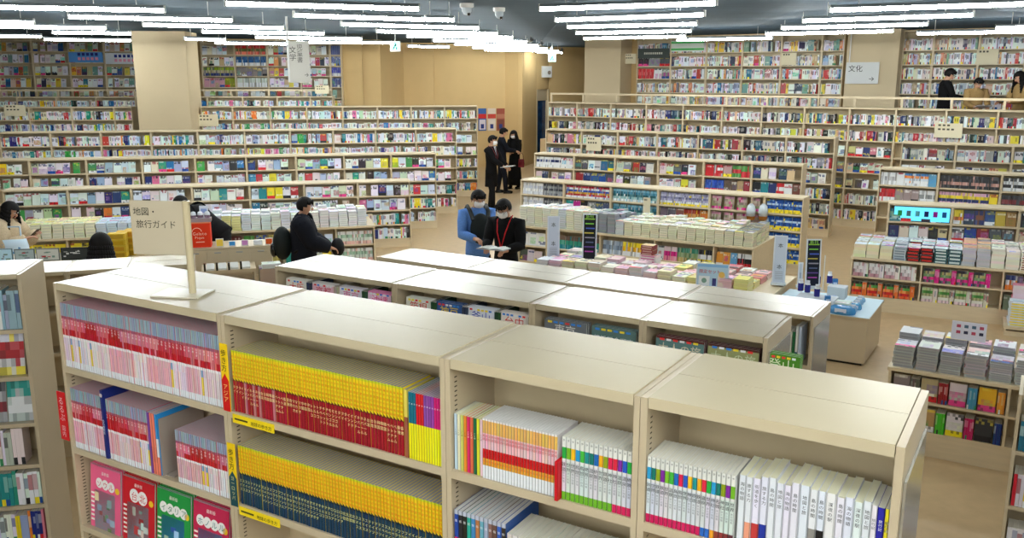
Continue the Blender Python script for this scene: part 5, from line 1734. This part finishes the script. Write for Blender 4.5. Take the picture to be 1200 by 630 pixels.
def person(loc_, face, ht, label, top, bottom, hands, lean=0, nod=20, turn=0, coat=None, skirt=False, hair='short', mask=False, female=False, stride=.06, glasses=False, bulk=0, lanyard=None, shoe=(.05, .05, .06), neckcol=None):
    """face: heading in degrees (0 looks along +x); hands: two targets (side, ahead, up) in metres from the feet, right hand first"""
    t = thing('person', loc_, math.radians(face - 90), label, 'person')
    k = ht / 1.7
    lean_, nod_ = math.radians(lean), math.radians(nod)
    HIP = Vector((0, 0, .90 * k))

    def up(x, y, z):                  # a point of the upper body, leaned forward about the hips
        v = Vector((x, y, z)) * k - HIP
        return HIP + Matrix.Rotation(-lean_, 3, 'X') @ v
    sw = .165 if female else .19
    hip = up(0, 0, .92); waist = up(0, .0, 1.06); chest = up(0, .0, 1.28); neck0 = up(0, -.005, 1.42); neck1 = up(0, .005, 1.49)
    RH = Matrix.Rotation(-lean_ * .6 - nod_, 3, 'X') @ Matrix.Identity(3)
    RH = Matrix.Rotation(math.radians(turn), 3, 'Z') @ RH
    HC = neck1 + RH @ Vector((0, .025, .095)) * k
    V = [(hip, (.09 * k, .075 * k)), (waist, (.105 * k if not female else .095 * k, .08 * k)), (chest, (.125 * k, .09 * k)), (neck0, .062 * k), (neck1, .054 * k), (HC + RH @ Vector((0, .012, -.045)) * k, .066 * k), (HC, (.080 * k, .088 * k)), (HC + RH @ Vector((0, -.012, .06)) * k, .066 * k)]
    E = [(0, 1), (1, 2), (2, 3), (3, 4), (4, 5), (5, 6), (6, 7)]
    J_ = {}
    for sd, nm in ((1, 'r'), (-1, 'l')):
        sh = up(sd * sw, 0, 1.385)
        hd = Vector(hands[0 if sd > 0 else 1])
        hd = Vector((hd.x * 1.0, hd.y, hd.z)) * k
        L1, L2 = .275 * k, .25 * k
        d = hd - sh
        D = min(d.length, (L1 + L2) * .98)
        hd = sh + d.normalized() * D
        a = (L1 * L1 - L2 * L2 + D * D) / (2 * D)
        hgt = math.sqrt(max(L1 * L1 - a * a, 0))
        pole = Vector((sd * .5, -.5, -1))
        dn = d.normalized()
        pole = (pole - dn * pole.dot(dn)).normalized()
        el = sh + dn * a + pole * hgt
        fa = (hd - el).normalized()
        n = len(V)
        V += [(sh, .058 * k), (el, .043 * k), (hd, .027 * k), (hd + fa * .045 * k, (.036 * k, .020 * k)), (hd + fa * .08 * k, (.036 * k, .017 * k))]
        E += [(2, n), (n, n + 1), (n + 1, n + 2), (n + 2, n + 3), (n + 3, n + 4)]
        J_[nm] = (n, hd, fa)
        side = fa.cross(Vector((0, 0, 1)))
        side = side.normalized() if side.length > .1 else Vector((1, 0, 0))
        curl = side.cross(fa).normalized() * -1
        if curl.z > 0:
            curl = -curl
        for q, (off, ln) in enumerate(((-.027, .055), (-.009, .068), (.009, .072), (.027, .064))):
            b0_ = hd + fa * .088 * k + side * off * k
            m = len(V)
            V += [(b0_, .009 * k), (b0_ + (fa * .7 + curl * .45) * ln * .5 * k, .0085 * k), (b0_ + (fa * .9 + curl * 1.0) * ln * .72 * k, .0075 * k)]
            E += [(n + 4, m), (m, m + 1), (m + 1, m + 2)]
        m = len(V)
        th = -sd
        V += [(hd + fa * .035 * k + side * th * .036 * k, .011 * k), (hd + fa * .068 * k + side * th * .052 * k + curl * .012, .0095 * k)]
        E += [(n + 3, m), (m, m + 1)]
    legs = {}
    for sd in (1, -1):
        n = len(V)
        yy = stride * sd
        V += [(Vector((sd * .085 * k, 0, .80 * k)), .062 * k), (Vector((sd * .09 * k, yy * .55 + .02, .48 * k)), .05 * k), (Vector((sd * .095 * k, yy, .09 * k)), .038 * k)]
        E += [(0, n), (n, n + 1), (n + 1, n + 2)]
        legs[sd] = (n, Vector((sd * .095 * k, yy, 0)))
    skin_mesh('body', V, E, [M_SKIN], t, 2)
    # clothes
    g = (.020 if not female else .015) * k + bulk
    mb = MB()
    n = 20
    rings = []
    for x, rx, ry in ((.80, .150, .118), (.90, .150, .115), (1.0, .140, .105), (1.10, .138, .102), (1.22, .152, .108), (1.32, .178, .106), (1.385, .176, .092), (1.42, .125, .076), (1.45, .066, .060), (1.462, .058, .055)):
        if female:
            rx *= .9
        f_ = bulk * (1 if x < 1.4 else .3) + .012 * k
        rings.append([up((rx + f_) * math.cos(2 * PI * j / n), (ry + f_) * math.sin(2 * PI * j / n), x) for j in range(n)])
    for r0, r1 in zip(rings, rings[1:]):
        for j in range(n):
            mb.poly([r0[j], r0[(j + 1) % n], r1[(j + 1) % n], r1[j]])
    mb.poly(rings[0][::-1])
    for nm in 'rl':
        i0 = J_[nm][0]
        sh, el, hd = V[i0][0], V[i0 + 1][0], V[i0 + 2][0]
        inn = sh + (chest - sh) * .35 + Vector((0, 0, .03 * k))
        mb.tube([inn, sh, sh + (el - sh) * .35, sh + (el - sh) * .8, el, el + (hd - el) * .3, el + (hd - el) * .97], [.062 * k + g, .058 * k + g, .054 * k + g, .046 * k + g, .046 * k + g, .042 * k + g, .034 * k + g * .7], 12)
        ell(mb, sh + Vector((0, 0, -.006)) + (chest - sh) * .06, (.054 * k + g, .054 * k + g, .050 * k + g), -90, 90, 0, 360, 8, 12)
    mb.build('jacket', top, t, True)
    mb = MB()
    ell(mb, up(0, 0, .90), (.150 * k, .112 * k, .12 * k), -90, 90, 0, 360, 10, 18)
    for sd in (1, -1):
        i0 = legs[sd][0]
        a_, kn, an = V[i0][0], V[i0 + 1][0], V[i0 + 2][0]
        mb.tube([a_ + Vector((0, 0, .02)), a_ + (kn - a_) * .3, kn, kn + (an - kn) * .4, an - Vector((0, 0, .03 * k))], [.092 * k, .088 * k, .070 * k, .066 * k, .056 * k], 14)
    mb.build('trousers', bottom, t, True)
    if coat or skirt:
        z1 = (coat or .12) * k
        mb = MB()
        n = 20
        prof = [(1.10, .128), (.98, .15), (.84, .162), (.66, .168), (z1 / k, .175)] if not skirt else [(1.04, .14), (.95, .16), (.7, .185), (.4, .21), (z1 / k, .235)]
        mb.lathe([(r * k + bulk, z * k) for z, r in prof], n, sx=1, sy=.8)
        if lean:
            mb.v = [HIP + Matrix.Rotation(-lean_ * max(0, min(1, (v.z / k - .75) / .3)), 3, 'X') @ (v - HIP) for v in mb.v]
        mb.build('coat_skirt' if not skirt else 'skirt', bottom if skirt else top, t, True)
    for sd in (1, -1):
        f = legs[sd][1]
        mb = MB()
        ell(mb, f + Vector((0, .055 * k, .035 * k)), (.048 * k, .135 * k, .05 * k), -60, 90, 0, 360, 6, 14, shoe)
        mb.box(f.x - .042 * k, f.x + .042 * k, f.y - .06 * k, f.y + .17 * k, 0, .012, shoe)
        mb.build('shoe', M_GLOSS, t, False)
    # head details
    R4 = RH
    mb = MB()
    hr = (.100 * k, .112 * k, .112 * k)
    cen = HC + RH @ Vector((0, -.008, .018)) * k
    if hair == 'short':
        kp = lambda a, o: (a > 32) if abs(((o + 180) % 360) - 180) < 62 else (a > -8 if abs(((o + 180) % 360) - 180) < 95 else a > -38)
        ell(mb, cen, hr, -60, 90, 0, 360, 14, 28, keep=kp, R=R4)
        rr = random.Random(int(ht * 1000))
        for i in range(26):              # tufts over the brow
            o = rr.uniform(-62, 62)
            ell(mb, cen + RH @ Vector((math.sin(math.radians(o)) * .088, math.cos(math.radians(o)) * .098, .045 + rr.uniform(-.01, .02))) * k, (.016 * k, .012 * k, .024 * k), -90, 90, 0, 360, 4, 6, R=R4)
    else:
        kp = lambda a, o: (a > 24) if abs(((o + 180) % 360) - 180) < 50 else a > -70
        ell(mb, cen, (hr[0] * 1.06, hr[1] * 1.04, hr[2] * 1.03), -75, 90, 0, 360, 14, 28, keep=kp, R=R4)
        mb2 = []
        for o in range(60, 301, 12):
            for dz in range(6 if hair == 'long' else 2):
                z0 = -.03 - dz * .05
                ww = .094 + .01 * dz
                a = cen + RH @ Vector((math.sin(math.radians(o)) * ww, math.cos(math.radians(o)) * ww * 1.02, .02)) * k
                ell(mb, a + Vector((0, -.008 * dz, z0 * k)), (.022 * k, .02 * k, .038 * k), -90, 90, 0, 360, 4, 6)
    mb.build('hair', M_HAIR, t, True)

    def head_pt(x, y, z):
        return HC + RH @ Vector((x, y, z)) * k
    for sd in (-1, 1):
        mb = MB(); ell(mb, head_pt(sd * .031, .088, .008), (.013 * k, .007 * k, .0075 * k), -90, 90, 0, 360, 5, 8, (.9, .88, .86), R=R4)
        ell(mb, head_pt(sd * .031, .094, .008), (.006 * k, .004 * k, .006 * k), -90, 90, 0, 360, 5, 8, (.05, .04, .04), R=R4)
        mb.build('eye', M_GLOSS, t, True)
        mb = MB(); ell(mb, head_pt(sd * .031, .091, .026), (.018 * k, .005 * k, .0035 * k), -90, 90, 0, 360, 4, 8, (.06, .05, .05), R=R4); mb.build('eyebrow', M_MATTE, t, True)
        mb = MB(); ell(mb, head_pt(sd * .083, -.005, -.005), (.010 * k, .017 * k, .030 * k), -90, 90, 0, 360, 6, 8, (.78, .58, .47), R=R4); mb.build('ear', M_MATTE, t, True)
    mb = MB(); ell(mb, head_pt(0, .097, -.018), (.013 * k, .016 * k, .022 * k), -90, 90, 0, 360, 6, 10, (.80, .60, .49), R=R4); mb.build('nose', M_MATTE, t, True)
    mb = MB(); ell(mb, head_pt(0, .088, -.052), (.022 * k, .006 * k, .006 * k), -90, 90, 0, 360, 5, 10, (.65, .36, .33), R=R4); mb.build('mouth', M_MATTE, t, True)
    if mask:
        mb = MB()
        ell(mb, head_pt(0, .014, -.035), (.078 * k, .106 * k, .070 * k), -62, 34, -66, 66, 8, 14, (.93, .93, .94), R=R4)
        for sd in (-1, 1):
            mb.tube([head_pt(sd * .07, .052, -.03), head_pt(sd * .086, .005, -.005)], .002, 5, (.93, .93, .94))
        mb.build('face_mask', M_MATTE, t, True)
    if glasses:
        mb = MB()
        for sd in (-1, 1):
            mb.tube([head_pt(sd * .033 + .022 * math.cos(a), .104, .006 + .017 * math.sin(a)) for a in [PI * q / 6 for q in range(13)]], .002, 5, (.05, .05, .05))
            mb.tube([head_pt(sd * .056, .102, .01), head_pt(sd * .088, .0, .012)], .002, 5, (.05, .05, .05))
        mb.tube([head_pt(-.011, .105, .01), head_pt(.011, .105, .01)], .002, 5, (.05, .05, .05))
        mb.build('glasses', M_GLOSS, t)
    if lanyard:
        mb = MB()
        for sd in (-1, 1):
            mb.tube([up(sd * .07, -.04, 1.47), up(sd * .085, .07, 1.42), up(sd * .055, .140, 1.28), up(0, .150, 1.08)], .008 * k, 6, lanyard)
        mb.box(0, 0, 0, 0, 0, 0) if False else None
        mb.build('lanyard', M_MATTE, t, True)
    if neckcol:
        mb = MB(); mb.poly([up(-.05, .09, 1.46), up(.05, .09, 1.46), up(0, .145, 1.25)], neckcol); mb.poly([up(-.012, .1, 1.44), up(.012, .1, 1.44), up(0, .152, 1.24)], (.2, .15, .2)); mb.build('shirt_front', M_MATTE, t)
    return t, J_, up, k


def held_book(t_, J_, label, w=.30, d=.22, open_=True, col=(.92, .92, .90), dz=.0, tilt=.35, name='open_book', cat='book'):
    """a book or paper resting on both hands; a thing of its own"""
    pr_, pl_ = J_['r'][1] + J_['r'][2] * .07, J_['l'][1] + J_['l'][2] * .07
    m = (pr_ + pl_) / 2
    W_ = Matrix.Translation(t_.location) @ Matrix.Rotation(t_.rotation_euler.z, 4, 'Z')
    q = W_ @ (m + Vector((0, .02, .028 + dz)))
    o = thing(name, q, t_.rotation_euler.z, label, cat)
    o.rotation_euler.x = tilt
    for sd in (-1, 1):
        mb = MB()
        n = 5
        for i in range(n):
            x0, x1 = w / 2 * i / n, w / 2 * (i + 1) / n
            z0, z1 = .018 * math.sin(PI * i / n * .9), .018 * math.sin(PI * (i + 1) / n * .9)
            mb.poly([(sd * x0, -d / 2, z0), (sd * x1, -d / 2, z1), (sd * x1, d / 2, z1), (sd * x0, d / 2, z0)], col)
            if i in (1, 2, 3):
                for r_ in range(5):
                    y = -d * .35 + d * .15 * r_
                    mb.poly([(sd * x0, y, z0 + .001), (sd * x1, y, z1 + .001), (sd * x1, y + d * .03, z1 + .001), (sd * x0, y + d * .03, z0 + .001)], (.55, .55, .57))
        mb.build('page_spread', M_MATTE, o)
    mb = MB(); mb.box(-w / 2 - .003, w / 2 + .003, -d / 2, d / 2, -.006, -.001, (.80, .80, .82)); mb.build('cover', M_MATTE, o)
    return o


BLK = cloth('black_cloth', (.045, .045, .055)); NVY = cloth('navy_cloth', (.07, .08, .12)); CRM = cloth('cream_cloth', (.78, .70, .58)); TAN = cloth('tan_cloth', (.58, .47, .30)); SKY = cloth('blue_shirt_cloth', (.38, .55, .82)); DGR = cloth('dark_green_cloth', (.10, .13, .13)); GRYC = cloth('charcoal_cloth', (.16, .16, .18))


def stand(x, y, z):
    p = at(x, y, z)
    return Vector((p.x, p.y, 0))


# woman at the left edge with a phone
p1 = stand(5, 235, 1.60)
t, JJ, up, k = person(p1, -8, 1.60, 'person with long dark hair in a cream coat tapping a phone at the left edge', CRM, GRYC, [(.10, .32, 1.22), (-.06, .34, 1.26)], nod=24, turn=0, coat=.55, hair='long', female=True, bulk=.035)
W_ = Matrix.Translation(t.location) @ Matrix.Rotation(t.rotation_euler.z, 4, 'Z')
b_ = thing('tote_bag', t.location + Vector((.16, -.20, 0)), .1, 'pale blue and white patterned tote bag in front of the cream coat', 'bag')
mb = MB(); mb.lathe([(.17, .86), (.19, .9), (.18, 1.08), (.16, 1.16)], 14, (.80, .88, .94), sy=.5)
for q in range(14):
    a_ = rnd.uniform(0, PI * 2); z_ = rnd.uniform(.9, 1.1)
    mb.poly([(.186 * math.cos(a_ + da), .093 * math.sin(a_ + da), z_ + dz) for da, dz in ((0, 0), (.15, 0), (.2, .04), (.05, .05))], (.35, .55, .75))
mb.build('pouch', M_MATTE, b_, True)
mb = MB(); mb.tube([(-.10, .0, 1.15), (-.07, .06, 1.30), (.07, .06, 1.30), (.10, .0, 1.15)], .012, 6, (.75, .82, .88)); mb.build('handle', M_MATTE, b_, True)
o = thing('phone', W_ @ ((JJ['r'][1] + JJ['l'][1]) / 2 + Vector((0, .07, .05))), t.rotation_euler.z, 'small phone held up by the person in the cream coat', 'phone')
o.rotation_euler.x = .7
mb = MB(); mb.box(-.035, .035, -.07, .07, -.004, .004, (.08, .08, .09)); mb.build('case', M_GLOSS, o)
mb = MB(); mb.box(-.031, .031, -.064, .064, .004, .0048, (.5, .6, .7)); mb.build('glass_face', M_GLOSS, o)
# head seen over the low bookcase
person(stand(115, 274, 1.60), 95, 1.60, 'person in black seen from behind, only the black hair above the low bookcase', BLK, BLK, [(.2, .08, .80), (-.2, .08, .80)], nod=12, hair='long', female=True)
# bending over behind the orange box
_p3 = far(255, 265, 12.75)
t, JJ, up, k = person(Vector((_p3.x, _p3.y, 0)), 172, 1.66, 'person in a black jacket bending over behind the orange box', BLK, BLK, [(.18, .50, .92), (-.18, .40, 1.02)], lean=52, nod=10, coat=.7, bulk=.05)
W_ = Matrix.Translation(t.location) @ Matrix.Rotation(t.rotation_euler.z, 4, 'Z')
o = thing('paper_tag', far(239, 251, 12.3), 0, 'white paper sheet held before the bending person in black', 'paper')
mb = MB(); mb.box(-.06, .06, 0, .004, -.12, .12, (.85, .88, .94)); mb.build('sheet', M_MATTE, o)
mb = MB(); mb.box(-.04, .04, -.002, 0, .02, .08, (.55, .65, .85)); mb.build('print', M_MATTE, o)
# dark coat and backpack
p4 = stand(353, 231, 1.62)
t, JJ, up, k = person(p4, 8, 1.62, 'person in a dark coat with a black backpack looking right with a bag in hand', NVY, BLK, [(.12, .34, 1.05), (-.14, .30, 1.02)], nod=10, coat=.6, turn=-6, bulk=.045)
b_ = thing('backpack', t.location.copy(), t.rotation_euler.z, 'rounded black backpack worn by the person in the dark coat', 'backpack')
mb = MB(); ell(mb, up(0, -.27, 1.10), (.15, .12, .21), -90, 90, 0, 360, 12, 18, (.07, .10, .10)); mb.build('main_bag', M_MATTE, b_, True)
mb = MB(); ell(mb, up(0, -.38, 1.02), (.11, .05, .10), -90, 90, 0, 360, 8, 14, (.05, .06, .065)); mb.build('outer_pocket', M_GLOSS, b_, True)
for sd in (-1, 1):
    mb = MB(); mb.tube([up(sd * .11, -.14, 1.33), up(sd * .12, -.03, 1.47), up(sd * .12, .11, 1.38), up(sd * .15, .12, 1.15), up(sd * .17, -.10, 1.0)], .018, 8, (.05, .05, .055)); mb.build('strap', M_MATTE, b_, True)
W_ = Matrix.Translation(t.location) @ Matrix.Rotation(t.rotation_euler.z, 4, 'Z')
b_ = thing('handbag', W_ @ Vector((-.0, .40, .98)), t.rotation_euler.z, 'black bag carried in front by the person in the dark coat', 'bag')
mb = MB(); ell(mb, (0, .02, 0), (.11, .085, .12), -90, 90, 0, 360, 8, 14, (.06, .06, .07)); mb.build('pouch', M_MATTE, b_, True)
mb = MB(); mb.box(-.05, -.03, -.08, .02, -.06, .06, (.75, .76, .85)); mb.build('paper_corner', M_MATTE, b_)
# the pair reading together in the middle
pA = stand(559, 221, 1.68)
t, JJ, up, k = person(pA, -72, 1.68, 'person in a blue shirt and dark vest, masked, looking down at shared pages', SKY, GRYC, [(.12, .30, 1.10), (-.02, .34, 1.08)], nod=20, mask=True)
b_ = thing('backpack', t.location.copy(), t.rotation_euler.z, 'dark chest bag worn over the blue shirt in the middle', 'backpack')
mb = MB()
for z in range(8):
    pass
ell(mb, up(.0, .15, 1.20), (.135, .075, .20), -90, 90, 0, 360, 12, 16, (.09, .12, .12)); mb.build('main_bag', M_MATTE, b_, True)
for sd in (-1, 1):
    mb = MB(); mb.tube([up(sd * .10, .17, 1.32), up(sd * .12, .10, 1.42), up(sd * .125, -.02, 1.475), up(sd * .14, -.15, 1.36), up(sd * .15, -.13, 1.05)], .028, 8, (.10, .12, .12)); mb.build('strap', M_MATTE, b_, True)
pB = stand(593, 231, 1.66)
t, JJ, up, k = person(pB, -115, 1.66, 'person in black with a red lanyard, glasses and mask, holding open pages', BLK, BLK, [(.10, .34, 1.12), (-.16, .32, 1.10)], nod=26, mask=True, glasses=True, lanyard=(.78, .12, .14))
held_book(t, JJ, 'open white booklet shared by the two people in the middle', .34, .24, tilt=.05)
# staff trio at the back
q1 = at(576, 246, 0); q2 = at(588, 226, 0); q3 = at(603, 221, 0)
t, JJ, up, k = person(q1, -28, 1.74, 'person in a long black coat and mask holding papers, front of the far trio', BLK, BLK, [(.08, .36, 1.02), (-.12, .34, 1.02)], nod=6, mask=True, coat=.55, neckcol=(.85, .86, .92), stride=.09, lanyard=(.45, .2, .22))
held_book(t, JJ, 'white papers held by the front person of the far trio', .32, .24, tilt=.1, name='paper_sheaf', cat='papers')
t, JJ, up, k = person(q2, 5, 1.74, 'person in a navy suit seen in profile between the other two of the far trio', NVY, NVY, [(.1, .36, 1.10), (-.12, .34, 1.08)], nod=14, stride=.10)
t, JJ, up, k = person(q3, -120, 1.62, 'person in a long black skirt and mask reading, rearmost of the far trio', BLK, BLK, [(.1, .30, 1.10), (-.12, .30, 1.08)], nod=18, mask=True, skirt=True, hair='long', female=True)
held_book(t, JJ, 'cream folder held by the rearmost person of the far trio', .34, .26, tilt=.1, col=(.82, .76, .62), name='folder', cat='folder')
W_ = Matrix.Translation(t.location) @ Matrix.Rotation(t.rotation_euler.z, 4, 'Z')
b_ = thing('handbag', W_ @ Vector((-.25, .06, .72)), t.rotation_euler.z, 'dark red bag hanging beside the long black skirt', 'bag')
mb = MB(); mb.lathe([(.09, -.1), (.10, .0), (.085, .12)], 12, (.42, .08, .10), sy=.5); mb.build('pouch', M_MATTE, b_, True)
mb = MB(); mb.tube([(-.07, 0, .11), (-.05, 0, .25), (0, 0, .30), (.05, 0, .25), (.07, 0, .11)], .008, 6, (.3, .06, .08)); mb.build('handle', M_MATTE, b_, True)


# readers on the raised floor at the right
def raised(x, ytop, bb):
    s, z = LR4.hit(x, ytop, bb)
    return LR4.p(s, bb, UP), z - UP


pp, h_ = raised(1110, 79.5, 1.35)
t, JJ, up, k = person(pp, -12, h_, 'person in a black coat and glasses reading at the upper railing', BLK, BLK, [(.10, .34, 1.10), (-.12, .34, 1.10)], nod=24, coat=.5, glasses=True)
held_book(t, JJ, 'open book read by the person in black at the upper railing', .30, .22, tilt=.2)
pp, h_ = raised(1146, 90, 1.30)
t, JJ, up, k = person(pp, -95, h_, 'person in a tan jacket looking down at a book at the upper railing', TAN, TAN, [(.14, .32, 1.06), (-.14, .32, 1.06)], nod=30)
held_book(t, JJ, 'open book read by the person in the tan jacket', .30, .22, tilt=.25, col=(.78, .72, .62))
pp, h_ = raised(1199, 83, 1.25)
t, JJ, up, k = person(pp, 190, h_, 'person with long dark hair and an olive jacket at the upper right edge', TAN, NVY, [(.12, .34, 1.10), (-.14, .34, 1.10)], nod=22, hair='long', female=True)
held_book(t, JJ, 'white book held at the upper right edge', .26, .22, tilt=.2)

# ------------------------------------------------------------------ shelve the books: the ones that show largest as things, the rest as stuff
bpy.context.view_layer.update()
dg = bpy.context.evaluated_depsgraph_get()
eye = Vector((0, 0, H))
Rinv = cam.matrix_world.inverted()
shelf_seen = {}


def seen(r):
    """how large a book shows in the photograph: 0 if something hides it or it is outside the frame"""
    T = r['T']
    w, d, h = r['w'], r['d'], r['h']
    pts_ = [T @ Vector((w / 2, -.004, h * f)) for f in (.55, .9)] if r['kind'] != 'lying' else [T @ Vector((w / 2, -.004, h / 2)), T @ Vector((w / 2, d / 2, h + .003))]
    for p in pts_:
        c = Rinv @ p
        if c.z > -.1:
            continue
        x, y = F * c.x / -c.z, F * c.y / -c.z
        if abs(x) > 600 or abs(y) > 315:
            continue
        v = p - eye
        hit, loc_, *_r = SC.ray_cast(dg, eye, v.normalized(), distance=v.length + .5)
        if not hit or (loc_ - eye).length > v.length - .02:
            a = w * h if r['kind'] != 'lying' else w * (h + (.4 * d if r.get('top') else 0))
            return a / v.length_squared
    return 0


NAME = {'spine': ('paperback', 'book', 300), 'cover': ('display_book', 'book', 300), 'lying': ('stacked_book', 'book', 300)}
NOUN = {'spine': 'book spine', 'cover': 'face-out book', 'lying': 'book'}
for kind in ('spine', 'cover', 'lying'):
    nm, cat, most = NAME[kind]
    R_ = [r for r in BOOKS if r['kind'] == kind]
    for r in R_:
        r['size'] = seen(r)
    R_.sort(key=lambda r: (-r['size'], r['seed']))
    top = [r for r in R_[:most] if r['size'] > 0]
    for r in top:
        mb = MB()
        faces_book(mb, r, True)
        o = mb.build(nm, M_PRINT)
        o.matrix_world = r['T']
        wh, i = r['where']
        if kind == 'lying':
            lab = f'{cname(r["col"])} book, {nth(i)} from bottom, {wh}' if 'layer' not in wh else f'{cname(r["col"])} book, {wh}'
        else:
            lab = f'{cname(r["col"])} {NOUN[kind]}, {nth(i)} from the left, {wh}'
        tag(o, lab, cat, f'{"piled books" if kind == "lying" else "books"}, ' + (wh.split(', ')[-1]))
    rest = [r for r in R_[len(top):]]
    sb = MB()
    for r in rest:
        sb.T = r['T']
        faces_book(sb, r)
    o = sb.build({'spine': 'paperbacks', 'cover': 'display_books', 'lying': 'stacked_books'}[kind], M_PRINT)
    o['kind'] = 'stuff'
    tag(o, {'spine': 'the many smaller book spines on the far shelves', 'cover': 'the many smaller face-out books on the far shelves', 'lying': 'the many other books lying in piles on tables'}[kind], 'books')

# ------------------------------------------------------------------ surrounding light and view
w = bpy.data.worlds.new('shop_surroundings'); SC.world = w; w.use_nodes = True
w.node_tree.nodes['Background'].inputs[0].default_value = (.80, .86, .88, 1)
w.node_tree.nodes['Background'].inputs[1].default_value = .35
vs = SC.view_settings
vs.view_transform = 'Standard'
vs.look = 'None'
vs.gamma = 1
vs.exposure = .34
vs.use_curve_mapping = False
SC.cycles.use_denoising = True
